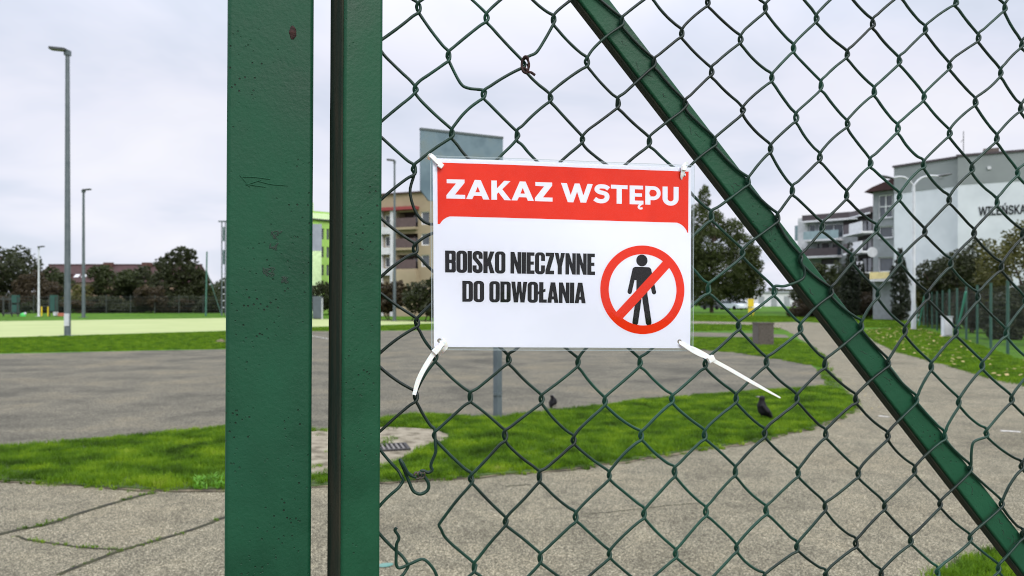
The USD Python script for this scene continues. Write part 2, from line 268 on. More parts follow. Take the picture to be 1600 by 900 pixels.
# white lines on court and path
def line_strip(pts, w, dz, m, name, label, catn, seed=0, jit=0.0, kind='structure'):
    p = np.array([G(*q) for q in pts]); p = spline(np.column_stack([p, np.zeros(len(p))]), 10)[:, :2]
    if jit: p = p + (np.column_stack([meshkit.noise(np.column_stack([p * 9, np.full(len(p), s)]), seed + s) for s in (1, 5)]) - 0.5) * jit
    g = sg.LineString(p).buffer(w / 2, cap_style='flat')
    return single(name, sheet(rough(g, w * 0.3, max(w, 0.03), seed), dz), m, label, catn, kind=kind)
line_strip([(1562, 674.5), (1597, 676.5)], 0.05, 0.013, M['white_line'], 'painted_dash', 'short worn white painted dash on the path at the right edge', 'road marking')
line_strip([(1372, 651), (1390, 653)], 0.05, 0.013, M['white_line'], 'painted_dash', 'faint worn white dash on the path left of the slanting brace', 'road marking')
line_strip([(440, 517), (490, 525.5), (535, 534)], 0.05, 0.009, M['white_line'], 'court_line', 'faint white painted line across the asphalt court', 'court marking')
# grass areas
isl = rough(GP((-500, 722), (0, 702), (100, 695), (250, 681), (350, 669), (430, 668), (487, 676), (560, 668), (640, 651), (700, 652), (780, 656), (830, 649), (900, 641), (1000, 629), (1100, 619), (1200, 613), (1290, 606), (1318, 613), (1338, 628), (1334, 642), (1310, 656),
    (1260, 673), (1180, 691), (1100, 704), (1000, 719), (900, 733), (800, 743), (720, 749), (640, 755), (600, 757), (490, 764), (350, 768), (240, 769), (100, 760), (0, 751), (-500, 726)), 0.08, 0.09, 5)
sandp = rough(GP((430, 690), (487, 678), (600, 672), (680, 674), (700, 684), (676, 700), (640, 714), (618, 730), (590, 741), (480, 748), (430, 735)), 0.12, 0.15, 6)
isl_grass = isl.difference(sandp)
single('grass_island', slab(isl, 0.022), M['soil'], 'long curved turf strip between path and court', 'turf strip', kind='structure')
M['dirt'] = noise_mat('dark_edge_dirt', (0.026, 0.021, 0.012), (0.17, 0.14, 0.088), 7.0, 0.95, bump=0.5, dist=0.01)
single('edge_dirt', sheet(rough(isl.buffer(0.045), 0.07, 0.06, 55), 0.014), M['dirt'], 'thin line of dark dirt along the turf strip edge', 'bare soil', kind='structure')
single('sand_patch', sheet(sandp.intersection(isl.buffer(-0.02)), 0.030), M['sand'], 'bare trodden sandy patch round the drain grate', 'bare soil', kind='structure')
mid_lawn = rough(GP((1080, 545), (1160, 553), (1240, 566), (1286, 574), (1300, 592), (1288, 560), (1262, 538), (1236, 530), (1190, 529), (1080, 528)), 0.1, 0.3, 7)
right_lawn = rough(GP((1604, 606), (1530, 587), (1489, 575), (1447, 563), (1405, 552), (1373, 537), (1345, 518), (1400, 512), (1436, 514), (1500, 530), (1577, 558), (1700, 600)), 0.08, 0.3, 8)
left_strip = rough(GP((-300, 556), (0, 552), (350, 545), (420, 539), (436, 518), (700, 515), (700, 506), (480, 512.5), (350, 518.5), (0, 529), (-300, 533)), 0.1, 0.4, 9)
corner = rough(GP((1440, 912), (1480, 893), (1520, 877), (1570, 862), (1640, 845), (1760, 900), (1700, 1000), (1480, 960)), 0.05, 0.1, 10)
seam = rough(sg.LineString([G(1296, 606), G(1300, 596), G(1288, 580)]).buffer(0.12), 0.1, 0.15, 11)
single('corner_turf', slab(corner, 0.014), M['soil'], 'small turf corner at the foot of the gate', 'turf', kind='structure')
single('turf_seam', sheet(seam, 0.012), M['soil'], 'thin weedy seam between court and path', 'turf', kind='structure')

def clump(n, spread, h, w, seed, lean=0.6):
    r = np.random.default_rng(seed); V, Fc = [], []
    for k in range(n):
        a, rad = r.uniform(0, 2 * np.pi), spread * math.sqrt(r.uniform()); bx, by = rad * math.cos(a), rad * math.sin(a)
        d = r.uniform(0, 2 * np.pi); hh = h * r.uniform(0.55, 1.15); ln = hh * lean * r.uniform(0.2, 1.1); ww = w * r.uniform(0.7, 1.2)
        t = np.array([-math.sin(d), math.cos(d)]) * ww / 2; o = np.array([math.cos(d), math.sin(d)]); i = len(V)
        for s, wd in ((0, 1.0), (0.55, 0.8)):
            c = np.array([bx, by]) + o * ln * s ** 2; z = hh * s * (1 - 0.12 * s)
            V += [(*(c - t * wd), z), (*(c + t * wd), z)]
        V.append((*(np.array([bx, by]) + o * ln), hh * 0.86)); Fc += [(i, i + 1, i + 3), (i, i + 3, i + 2), (i + 2, i + 3, i + 4)]
    return trimesh.Trimesh(np.array(V), np.array(Fc), process=False)
def scatter(name, poly, dens, protos, m, label, catn, z, smin, smax, seed, weight=None):
    r = np.random.default_rng(seed); b = poly.bounds; n = int((b[2] - b[0]) * (b[3] - b[1]) * dens)
    p = np.column_stack([r.uniform(b[0], b[2], n), r.uniform(b[1], b[3], n)])
    p = p[shapely.contains_xy(poly, p[:, 0], p[:, 1])]
    if weight is not None: p = p[r.uniform(size=len(p)) < weight(p)]
    path = fresh('/World', name); pi = UsdGeom.PointInstancer.Define(stage, path); targets = []
    for k, q in enumerate(protos):
        g = usdkit.mesh(stage, f'{path}/tuft' + (f'_{k:03d}' if k else ''), q, m); targets.append(g.GetPath())
    pi.CreatePrototypesRel().SetTargets(targets); k = len(p); ang = r.uniform(0, np.pi, k)
    s = r.uniform(smin, smax, k) * (0.75 + 0.6 * meshkit.fbm(np.column_stack([p * 1.4, np.zeros(k)]), 3, seed))
    pi.CreatePositionsAttr(Vt.Vec3fArray.FromNumpy(np.column_stack([p, [gh(y) + z for y in p[:, 1]]]).astype(np.float32)))
    pi.CreateProtoIndicesAttr(Vt.IntArray.FromNumpy(r.integers(0, len(protos), k).astype(np.int32)))
    pi.CreateOrientationsAttr(Vt.QuathArray([Gf.Quath(float(math.cos(a)), 0, 0, float(math.sin(a))) for a in ang]))
    pi.CreateScalesAttr(Vt.Vec3fArray.FromNumpy(np.repeat(s[:, None], 3, 1).astype(np.float32)))
    tag(pi.GetPrim(), label, catn, None, 'stuff'); return path
near_c = [clump(22, 0.05, 0.06, 0.0045, s) for s in range(4)]
mid_c = [clump(26, 0.13, 0.085, 0.010, 20 + s) for s in range(3)]
far_c = [clump(26, 0.3, 0.11, 0.025, 40 + s) for s in range(3)]
weeds = [clump(16, 0.04, 0.05, 0.014, 60 + s, 1.3) for s in range(3)]
scatter('grass', isl_grass.buffer(-0.02), 620, near_c, M['grass'], 'short thick green grass growing on the curved strip before the court', 'grass', 0.02, 0.7, 1.15, 1)
edge = isl_grass.boundary.buffer(0.07).difference(sandp.buffer(-0.1))
scatter('edge_grass', edge, 420, near_c + weeds, M['grass'], 'ragged grass and weeds along the strip edge', 'grass', 0.006, 0.4, 0.95, 2, lambda p: meshkit.fbm(np.column_stack([p * 2.5, np.zeros(len(p))]), 3, 4) * 1.5 - 0.25)
scatter('sand_tufts', sandp.intersection(isl), 90, near_c, M['grass'], 'sparse grass tufts on the sandy patch', 'grass', 0.028, 0.35, 0.8, 3, lambda p: (meshkit.fbm(np.column_stack([p * 3, np.zeros(len(p))]), 3, 9) > 0.56).astype(float))
scatter('corner_grass', corner, 900, near_c, M['grass'], 'bright grass at the bottom right corner below the gate brace', 'grass', 0.012, 0.6, 1.1, 4)
scatter('seam_weeds', seam, 200, near_c, M['grass'], 'weeds in the seam between court and path', 'grass', 0.01, 0.4, 0.9, 5)
scatter('mid_grass', mid_lawn, 90, mid_c, M['grass'], 'green lawn round the concrete block', 'grass', 0.0, 0.6, 1.0, 6)
scatter('right_grass', right_lawn, 90, mid_c, M['grass'], 'mown green grass between curved path and green fence', 'grass', 0.0, 0.6, 1.0, 7)
scatter('strip_grass', left_strip, 55, mid_c, M['grass'], 'green grass strip between court and pale pitch', 'grass', 0.0, 0.6, 1.0, 8)
far_lawn = GP((1080, 518), (1225, 515), (1300, 512), (1500, 512), (1400, 497), (1080, 492)).difference(path_poly.buffer(0.2)).difference(side_path.buffer(0.2)).difference(cross_path.buffer(0.2))
scatter('far_grass', far_lawn, 9, far_c, M['grass'], 'far mown lawn under the trees at the right', 'grass', 0.0, 0.5, 0.9, 9)

# joints and cracks of the path, with weeds growing in them
def joint(pts, w, seed, label):
    line_strip(pts, w, 0.011, M['crack'], 'path_joint', label, 'path joint', seed, 0.03)
    ln = sg.LineString([G(*q) for q in pts]).buffer(w * 0.8)
    scatter('joint_weeds', ln, 1100, [clump(9, 0.018, 0.022, 0.004, 80 + s, 1.0) for s in range(3)], M['grass'], 'tiny weeds growing in the ' + label, 'weeds', 0.008, 0.4, 1.3, seed,
            lambda p: np.clip(meshkit.fbm(np.column_stack([p * 3.0, np.zeros(len(p))]), 3, seed) * 4.2 - 1.5, 0, 1))
joint([(-30, 848), (20, 832), (70, 822), (130, 803), (190, 784), (245, 771)], 0.046, 31, 'upper mossy joint in the path at the left')
joint([(90, 902), (130, 885), (190, 862), (250, 845), (300, 830), (352, 811), (420, 790)], 0.036, 32, 'lower mossy joint in the path beside the green post')
joint([(22, 840), (60, 849), (120, 857), (190, 861)], 0.018, 33, 'short thin crack linking the two path joints')
line_strip([(905, 806), (960, 801), (1030, 794), (1100, 787)], 0.008, 0.011, M['crack'], 'path_crack', 'hairline crack in the path seen through the wire mesh', 'crack', 34, 0.03)
line_strip([(790, 761), (810, 760), (832, 759)], 0.015, 0.0115, M['crack'], 'path_crack', 'short dark crack close to the grass edge', 'crack', 35, 0.03)
q = G(601, 886); el = sg.Point(0, 0).buffer(1.0); el = sa.translate(sa.rotate(sa.scale(el, 0.05, 0.03), 20), q[0], q[1])
single('paint_smear', sheet(rough(el, 0.008, 0.02, 77), 0.0125), noise_mat('teal_smear', (0.05, 0.16, 0.13), (0.12, 0.22, 0.19), 30.0, 0.7), 'small teal paint smear on the path beside the gate frame', 'paint mark', kind='structure')
# weed plant at the strip edge by the post
wp = G(332, 760)
scatter('weed_patch', sg.Point(*wp).buffer(0.16), 500, weeds, M['weed_leaves'], 'bright leafy weed at the grass edge by the post', 'weed', 0.02, 0.7, 1.3, 41)
# fallen leaves
def leafmesh(n, poly, size, seed, z):
    r = np.random.default_rng(seed); b = poly.bounds; V, Fc = [], []
    while len(V) < n * 4:
        x, y = r.uniform(b[0], b[2]), r.uniform(b[1], b[3])
        if not poly.contains(sg.Point(x, y)): continue
        a = r.uniform(0, 2 * np.pi); s = size * r.uniform(0.6, 1.2); u = np.array([math.cos(a), math.sin(a), r.uniform(-.3, .3)]) * s; w = np.array([-math.sin(a), math.cos(a), r.uniform(-.4, .4)]) * s * 0.6
        c = np.array([x, y, gh(y) + z + size * 0.3]); i = len(V); V += [c - u / 2, c + w / 2, c + u / 2, c - w / 2]; Fc += [(i, i + 1, i + 2), (i, i + 2, i + 3)]
    return trimesh.Trimesh(np.array(V), np.array(Fc), process=False)
M['fallen'] = leaf_mat('fallen_leaf_colours', [(0, (0.35, 0.27, 0.10)), (0.6, (0.5, 0.45, 0.22)), (1, (0.25, 0.15, 0.06))], 0.2)
single('fallen_leaves', leafmesh(300, right_lawn, 0.125, 5, 0.05), M['fallen'], 'pale yellow fallen leaves on the right hand grass', 'leaves', kind='stuff')
single('fallen_leaves', leafmesh(70, path_poly.intersection(GP((1280, 680), (1380, 640), (1330, 590), (1280, 640))), 0.035, 6, 0.012), M['fallen'], 'few brown leaves on the path by the grass tip', 'leaves', kind='stuff')

# drain grate in the sand
gb = G(606, 705); gz = 0.034
dg = thing('drain_grate', 'small dark iron drain grate set in the sandy patch', 'drain', (gb[0], gb[1], gz))
gw, gl = 0.40, 0.34; ga = 0.28
def gtf(m):
    m.apply_transform(trimesh.transformations.rotation_matrix(ga, (0, 0, 1))); m.apply_translation((gb[0], gb[1], gz)); return m
part(dg, 'pit', gtf(box(-gw/2, gw/2, -gl/2, gl/2, -0.02, 0.001)), plain('pit_black', (0.004, 0.004, 0.004), 0.9))
part(dg, 'rim', gtf(cat_([box(-gw/2, gw/2, -gl/2, -gl/2+.03, .001, .014), box(-gw/2, gw/2, gl/2-.03, gl/2, .001, .014), box(-gw/2, -gw/2+.03, -gl/2+.03, gl/2-.03, .001, .014), box(gw/2-.03, gw/2, -gl/2+.03, gl/2-.03, .001, .014)])), M['iron'])
for k in range(7):
    x = -gw/2 + 0.06 + k * 0.047; part(dg, 'bar', gtf(box(x - .009, x + .009, -gl/2+.03, gl/2-.03, .002, .013)), plain('worn_grate_bar', (0.13, 0.12, 0.11), 0.6) if k == 0 else '/World/Looks/worn_grate_bar')

# ------------------------------------------------------------------ gate plane
PSI = math.radians(12.8); GU = np.array([math.cos(PSI), math.sin(PSI), 0]); GN = np.array([math.sin(PSI), -math.cos(PSI), 0]); G0 = np.array([0, 0.857, 0])
def W(px, py, off=0.0):                      # pixel -> point on the plane of the gate's wire mesh, off metres towards the viewer
    d = np.array([(px - 800) / F, 1, (HOR - py) / F]); o = np.array([0, 0, EYE]); q = G0 + GN * off
    t = ((q - o) @ GN) / (d @ GN); return o + d * t
def sz(px, py): p = W(px, py); return np.array([(p - G0) @ GU, p[2]])
def P3(s, z, off=0.0): return G0 + GU * s + GN * off + np.array([0, 0, z])

NODES = {-2: {18: (1494, 1), 20: (1570, 10)},
 -1: {9: (1106, 2), 11: (1196, 11), 13: (1276, 27), 15: (1364, 35), 17: (1446, 44), 19: (1529, 57), 21: (1597, 67)},
 0: {0: (654, 12), 2: (760, 27), 4: (865, 30), 6: (972, 33), 8: (1065, 51), 10: (1157, 60), 12: (1240, 74), 14: (1324, 83), 16: (1405.5, 93), 18: (1484, 101), 20: (1564, 112)},
 1: {-1: (594, 71), 1: (701, 87), 3: (818, 100), 5: (917, 96), 7: (1022, 97), 9: (1112, 111), 11: (1206, 120), 13: (1283, 132), 15: (1366, 141), 17: (1444, 150), 19: (1524, 157), 21: (1595, 167)},
 2: {0: (649, 140), 2: (756, 147), 4: (860, 152), 6: (966, 160), 8: (1071, 161), 10: (1161, 171), 12: (1244, 182), 14: (1324, 192), 16: (1403, 199), 18: (1484, 206), 20: (1558, 214)},
 3: {-1: (590, 202), 1: (706, 208), 3: (808, 211), 5: (910, 217), 7: (1015, 220), 9: (1117, 221), 11: (1204, 231), 13: (1281, 244), 15: (1360, 253), 17: (1443, 255), 19: (1519, 261), 21: (1590, 268)},
 4: {0: (647, 265), 10: (1169, 282), 12: (1238, 296), 14: (1323, 303), 16: (1405.5, 305), 18: (1483, 310), 20: (1558, 314)},
 5: {-1: (588, 326), 1: (704, 350), 9: (1112, 336), 11: (1215, 339), 13: (1285, 353), 15: (1370, 355.5), 17: (1445, 360), 19: (1522, 362), 21: (1598, 364)},
 6: {0: (649, 388), 10: (1160, 394), 12: (1251, 403), 14: (1332, 403), 16: (1407, 405), 18: (1486, 410), 20: (1565, 415)},
 7: {-1: (588, 446), 1: (702, 450), 9: (1107, 450), 11: (1210, 454), 13: (1299, 455), 15: (1372, 458), 17: (1449, 460), 19: (1528, 462), 21: (1602, 468)},
 8: {0: (652, 504), 10: (1154, 507), 12: (1251, 511), 14: (1346, 507), 16: (1414, 515), 18: (1494, 517), 20: (1572, 518)},
 9: {-1: (589, 562), 1: (680, 557), 3: (795, 560), 5: (903, 565), 7: (1000, 565), 9: (1102, 567), 11: (1198, 564), 13: (1289, 567), 15: (1388, 565), 17: (1455, 571), 19: (1535, 569)},
 10: {0: (650, 619), 2: (735, 620), 4: (846, 623), 6: (945, 626), 8: (1050, 622), 10: (1150, 621), 12: (1245, 621), 14: (1337, 622), 16: (1432, 622), 18: (1498, 626), 20: (1581, 622)},
 11: {-1: (586, 687), 1: (679, 680), 3: (789, 680), 5: (896, 687), 7: (1002, 680), 9: (1101, 678), 11: (1195, 676), 13: (1290, 676), 15: (1387, 679), 17: (1476, 679), 19: (1541, 675)},
 12: {0: (630, 750), 2: (736, 747), 4: (843, 744), 6: (952, 742), 8: (1054, 736), 10: (1149, 735), 12: (1247, 737), 14: (1341, 738), 16: (1429, 733), 18: (1516, 730), 20: (1596, 726)},
 13: {-1: (580, 812), 1: (686, 821), 3: (790, 814), 5: (899, 807), 7: (1006, 801), 9: (1103, 798), 11: (1197, 796), 13: (1289, 790), 15: (1382, 790), 17: (1469, 786), 19: (1565, 785)},
 14: {0: (638, 884), 2: (741, 886), 4: (844, 872), 6: (952, 865), 8: (1056, 864), 10: (1151, 855), 12: (1245, 853), 14: (1337, 847), 16: (1423, 843), 18: (1516, 839)},
 15: {11: (1194, 902), 13: (1290, 897), 15: (1377, 896), 17: (1465, 892), 19: (1560, 886)}}
keys = [(h, r) for r, d in NODES.items() for h in d]; obs = np.array([sz(*NODES[r][h]) for h, r in keys]); kk = np.array(keys, float)
A = np.column_stack([np.ones(len(kk)), kk]); coef = np.linalg.lstsq(A, obs, rcond=None)[0]; res = obs - A @ coef
def node(h, r):
    if r in NODES and h in NODES[r]: return sz(*NODES[r][h])
    d2 = ((kk - (h, r)) ** 2).sum(1); w = np.exp(-d2 / 5.0) / (d2 + 0.3); e = (w[:, None] * res).sum(0) / (w.sum() + 0.01)
    q = np.array([1, h, r]) @ coef + e
    if h == -1: q[0] = min(q[0], sz(592, 400)[0])
    return q
WR, DZ = 0.00172, 0.0018
HMAX, RMIN, RMAX = 44, -5, 34
MIDS = {((1, 1), (2, 2)): [(719, 128), (732, 137)], ((4, 0), (3, 1)): [(851, 62), (838, 82), (827, 88)], ((0, 4), (1, 5)): [(641, 300), (651, 333), (672, 350)], ((0, 6), (1, 5)): [(672, 366)],
        ((12, 6), (11, 7)): [(1256, 425), (1251, 437), (1225, 447)], ((19, 11), (18, 12)): [(1520, 690), (1516, 708)], ((1, 7), (0, 8)): [(680, 470)], ((2, 12), (1, 13)): [(712, 783)], ((1, 13), (2, 14)): [(700, 845)]}
LOOSE = {(1, 13), (0, 12), (0, 14)}
gate = thing('wire_gate', 'green steel gate with chain link mesh and a slanting brace, sign tied to it', 'gate', (P3(sz(560, 450)[0], 0)))
rw = np.random.default_rng(11)
def wire_path(k, r0, r1):
    pts = []
    for r in range(r0, r1 + 1):
        left = (r - k) % 2 == 0; h = k if left else k + 1; s = -1 if left else 1; q = node(h, r)
        if (h, r) in LOOSE:
            pts += [(q[0] + 0.002 * -s, q[1] + 0.004, 0), (q[0], q[1], 0), (q[0] - 0.002 * s, q[1] - 0.004, 0)]
        else:
            j = rw.normal(0, 0.0003, 4); za = -s * DZ; hh = 0.0046 * rw.uniform(0.85, 1.25); ww = 0.0019 * rw.uniform(0.7, 1.25)
            pts += [(q[0] + j[1], q[1] + hh, za), (q[0] + s * ww, q[1], 0), (q[0] + j[2], q[1] - hh, -za)]
        if r < r1:
            h2 = k if (r + 1 - k) % 2 == 0 else k + 1; zz = s * DZ
            if ((h, r), (h2, r + 1)) in MIDS: pts += [(*sz(*m), zz) for m in MIDS[(h, r), (h2, r + 1)]]
            elif ((h2, r + 1), (h, r)) in MIDS: pts += [(*sz(*m), zz) for m in MIDS[(h2, r + 1), (h, r)][::-1]]
            else:
                q2 = node(h2, r + 1); e0, e1 = q - (0, 0.0046), q2 + (0, 0.0046); d = e1 - e0; nrm = np.array([-d[1], d[0]]); nrm /= np.linalg.norm(nrm) + 1e-9
                if nrm[1] < 0: nrm = -nrm
                bow = rw.normal(-0.0013, 0.0009) if d[0] > 0 else rw.normal(0.0008, 0.0009); sk = rw.normal(0, 0.0005)
                for t, f in ((0.16, 0.5), (0.38, 0.95), (0.62, 0.95), (0.84, 0.5)):
                    pts.append((*(e0 + d * t + nrm * (bow * f + sk * (0.5 - t) * 2)), zz * (1.1 if 0.3 < t < 0.7 else 1.0)))
    return pts
def wire_mesh(pts, rad=WR, per=5, n=8):
    p = spline(np.array([P3(s, z, o) for s, z, o in pts]), per); rr = rad * (1 + 0.1 * (meshkit.noise(p * 160, 3) - 0.5)); return tube(p, rr, n)
for k in range(-1, HMAX):
    runs = [(RMIN, RMAX)]
    if k == 0: runs = [(RMIN, 11), (15, RMAX)]
    vis = k <= 22
    for a, b in runs:
        pts = wire_path(k, a, b)
        if k == 0 and a == RMIN: pts = pts[:-2] + [(*sz(*q), 0.001) for q in ((680, 692), (680.5, 706), (675, 720), (673, 728), (675, 734), (669, 738), (660, 735), (655, 739))]
        if k == 0 and a == 15: pts = [(*sz(*q), 0.001) for q in ((620, 824), (617, 828), (622, 836), (623, 842), (619.5, 850), (619, 868), (619, 881), (623, 887), (632, 884.5), (642, 880), (657, 873.5), (664, 874.5), (673, 883), (680, 894), (683, 908))] + pts[3:]
        part(gate, 'mesh_wire', wire_mesh(pts, per=5 if vis else 3, n=8 if vis else 5), M['wire'], smooth=True)
# broken loop by the stile
lp = [(*sz(*q), o) for q, o in (((650, 745), 0.002), ((643, 742.5), 0.002), ((636, 737), 0.003), ((628, 722), 0.003), ((625, 718.5), 0.001), ((626, 721), -0.001), ((631, 733), -0.001), ((638, 750), -0.001), ((645, 766), 0), ((652, 771), 0), ((659, 771.5), 0), ((667, 767), 0), ((670, 760), 0), ((668, 752), 0), ((662, 744), 0), ((654, 739), 0.003))]
part(gate, 'wire_loop', wire_mesh(lp, WR * 1.1, 5), M['wire'], smooth=True, label='broken bent loop of wire by the frame')
th = np.linspace(0, 5 * np.pi, 40); kx, kz = sz(654, 742)
part(gate, 'twisted_end', wire_mesh([(kx + 0.0028 * math.cos(t) + 0.0006 * t - .004, kz + 0.0034 * math.sin(t), 0.003 + 0.0006 * math.sin(3 * t) - 0.0001 * t) for t in th] + [(*sz(650, 752), 0.003)], 0.0011, 2), M['bare_wire'], smooth=True, label='rusty twisted wire end')
# rusty tie at an upper knot
tx, tz = sz(820, 102)
tie = thing('wire_tie', 'dark rusty twist of tie wire on an upper mesh knot', 'wire tie', P3(tx, tz))
tp = [(tx + 0.0038 * math.cos(t) - .0006, tz + 0.0085 * math.sin(t) - 0.0002 * t, 0.0045 + 0.002 * math.sin(t * 1.3)) for t in np.linspace(0.6, 13.0, 46)]
part(tie, 'loop', wire_mesh(tp, 0.0013, 2, 6), M['rust'], smooth=True)
part(tie, 'tail', wire_mesh([(tx - 0.002, tz - 0.004, 0.005), (tx + 0.003, tz - 0.009, 0.006), (tx + 0.006, tz - 0.0095, 0.006), (tx + 0.010, tz - 0.0125, 0.007)], 0.0015, 4, 6), M['rust'], smooth=True)

# gate frame
def upright(px_l_top, px_l_bot, w, d, yaw, z0, z1, off_y, r):
    """a square tube whose front left edge runs through the two pixels (at the picture's top and bottom)"""
    return None
def oriented(m, loc, yaw): m.apply_transform(trimesh.transformations.rotation_matrix(yaw, (0, 0, 1))); m.apply_translation(loc); return m
def lean(m, k, z=EYE): m.vertices[:, 0] += k * (m.vertices[:, 2] - z); return m
ZT, ZB = 2.06, 0.09
SY = 0.805                                    # distance of the stile's front face
stile = rbox(0.0415, 0.058, ZT - ZB, 0.004)
SX = (546.5 - 800) / F * SY; stile = oriented(stile, (SX, SY + 0.028, ZB), math.radians(27)); lean(stile, 0.0075 * SY * F / 1200)
part(gate, 'stile', stile, M['frame_paint'], smooth=25)
M['shaded_brown_side'] = noise_mat('brown_dirt_and_shade', (0.004, 0.014, 0.008), (0.022, 0.022, 0.013), 10.0, 0.8, stretch=(6, 6, 1), spec=0.2, bump=0.3, bscale=60, dist=0.003)  # brown dirt and the shade of the side faces, both put into the colour
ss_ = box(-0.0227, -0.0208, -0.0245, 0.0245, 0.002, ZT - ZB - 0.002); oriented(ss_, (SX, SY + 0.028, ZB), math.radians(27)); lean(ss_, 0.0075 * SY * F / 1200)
part(gate, 'side_strip', ss_, M['shaded_brown_side'], label='dirty brown narrow side of the gate stile with shade in its colour')
s_end = sz(593, 450)[0] + 0.0005; s_r = s_end + 1.72
rs = rbox(0.046, 0.05, ZT - ZB, 0.004); oriented(rs, P3(s_r, ZB), PSI); part(gate, 'stile', rs, M['frame_paint'], smooth=25)
for z in (ZT - 0.025, ZB + 0.025):
    rl = trimesh.creation.box((1.70, 0.045, 0.045)); oriented(rl, P3((s_end + s_r) / 2, z, -0.004), PSI); part(gate, 'rail', rl, M['frame_paint'])
# brace: a square tube behind the mesh, its face along the two outlines read in the photograph
BO = -0.0047
a0, a1 = W(905, 0, BO), W(1603, 900, BO); b0, b1 = W(954, 0, BO), W(1650, 900, BO)
dirv = (a1 - a0) / np.linalg.norm(a1 - a0); wv = (b0 - a0) - dirv * ((b0 - a0) @ dirv); bw = np.linalg.norm(wv); wv /= bw
nb = np.cross(dirv, wv); nb = nb if nb @ GN > 0 else -nb
yaw_b = 0.0; wv2 = wv * math.cos(yaw_b) + nb * math.sin(yaw_b) * -1; nb2 = np.cross(dirv, wv2); nb2 = nb2 if nb2 @ GN > 0 else -nb2
bd = 0.019; rr_ = 0.0025
prof = np.array(sg.box(rr_, -bd + rr_, bw - rr_, -rr_).buffer(rr_, quad_segs=4).exterior.coords)[:-1]
t0, t1 = -0.45, np.linalg.norm(a1 - a0) + 0.62
L = np.linspace(t0, t1, 60); bv = np.array([a0 + dirv * t + wv2 * p[0] + nb2 * p[1] for t in L for p in prof]); npf = len(prof)
i, j = np.meshgrid(np.arange(len(L) - 1), np.arange(npf), indexing='ij'); qd = np.stack([i * npf + j, i * npf + (j + 1) % npf, (i + 1) * npf + (j + 1) % npf, (i + 1) * npf + j], -1).reshape(-1, 4)
brm = trimesh.Trimesh(bv, np.vstack([qd[:, [0, 1, 2]], qd[:, [0, 2, 3]]]), process=False); brm.fix_normals()
part(gate, 'brace', brm, M['frame_paint'], smooth=30)
bs0 = box(t0 + .01, t1 - .01, -bd + rr_, -rr_ - .001, -.0012, .0012); T_ = np.eye(4); T_[:3, 0] = dirv; T_[:3, 1] = nb2; T_[:3, 2] = -wv2; T_[:3, 3] = a0 - wv2 * .0008  # thin added plate; its dark colour holds the shade under the brace
bs0.apply_transform(T_); part(gate, 'side_strip', bs0, M['shaded_brown_side'], label='dark brown underside of the brace with shade in its colour')

# gate post on the left
PY = 0.815
post = thing('gate_post', 'wide dark green painted steel gate post left of the gate', 'post', ((420 - 800) / F * PY, PY + 0.05, 0))
pm = rbox(0.0875, 0.10, 2.25, 0.005); oriented(pm, ((404 - 800) / F * PY, PY + 0.045, 0), math.radians(14.5)); lean(pm, 0.0066 * PY)
part(post, 'shaft', pm, M['post_paint'], smooth=25)
pc = rbox(0.091, 0.104, 0.006, 0.005); oriented(pc, ((404 - 800) / F * PY + 0.0066 * PY * 0.8, PY + 0.045, 2.2505), math.radians(14.5)); part(post, 'cap', pc, M['post_paint'])
# marks on the post: a rust blister, a scratched ridge of paint, drips
pfn = np.array([math.sin(math.radians(14.5)), -math.cos(math.radians(14.5)), 0]); pu = np.array([math.cos(math.radians(14.5)), math.sin(math.radians(14.5)), 0])
def on_post(px, py, off=0.0):
    z0 = EYE + (HOR - py) / F * PY; c = np.array([(404 - 800) / F * PY + 0.0066 * PY * (z0 - EYE), PY + 0.045, 0]) + pfn * (0.05 + off)
    d = np.array([(px - 800) / F, 1, (HOR - py) / F]); o = np.array([0, 0, EYE]); t = ((c - o) @ pfn) / (d @ pfn); return o + d * t
rb = trimesh.creation.icosphere(3, 1.0); v = rb.vertices * (1 + 0.5 * (meshkit.fbm(rb.vertices * 2.2, 3, 5)[:, None] - 0.5)); c = on_post(457.5, 51)
rb.vertices = c + v[:, :1] * pu * 0.0036 + v[:, 1:2] * pfn * 0.0016 + v[:, 2:] * np.array([0, 0, 0.0072]); part(post, 'rust_blister', rb, M['rust'], smooth=True)
def ridge(pts, r, m, where=on_post): return tube(spline([where(*q, 0.0) for q in pts], 6), r, 6)
M['grime'] = noise_mat('dark_grime', (0.008, 0.02, 0.014), (0.015, 0.04, 0.025), 150.0, 0.7)
part(post, 'paint_scratch', cat_([ridge(p, 0.0007, None) for p in ([(375, 274), (384, 284), (390, 292)], [(384, 289), (396, 285), (408, 281)], [(376, 276), (400, 277), (422, 280)], [(404, 283), (425, 288), (450, 290)], [(384, 287), (400, 290), (415, 292)])]), M['post_paint'], smooth=True)
for q, s in (((432, 368), 1.0), ((428, 385), .8), ((420, 425), 1.1), ((446, 437), .7)):
    part(post, 'paint_chip', cat_([ridge([(q[0] + R.uniform(-9, 9) * s, q[1] + R.uniform(-8, 8) * s) for _ in range(3)], 0.0005, None) for _ in range(7)]), M['grime'], smooth=True)
# dirt along the brace under the mesh strand: flaking paint lines
def on_brace(t, w, off=0.0): return a0 + dirv * t + wv2 * w + nb2 * off
ch = []
for k in range(26):
    t = R.uniform(0.05, np.linalg.norm(a1 - a0)); w0 = R.uniform(0.006, bw - 0.01); p = [on_brace(t, w0)]
    for _ in range(3): p.append(p[-1] + dirv * R.uniform(0.001, 0.005) + wv2 * R.uniform(-0.003, 0.003))
    ch.append(tube(spline(p, 4), 0.0003 * R.uniform(0.8, 1.6), 5))
part(gate, 'paint_flake', cat_(ch), M['grime'], smooth=True, label='small flakes and cracks in the brace paint', kind='stuff')

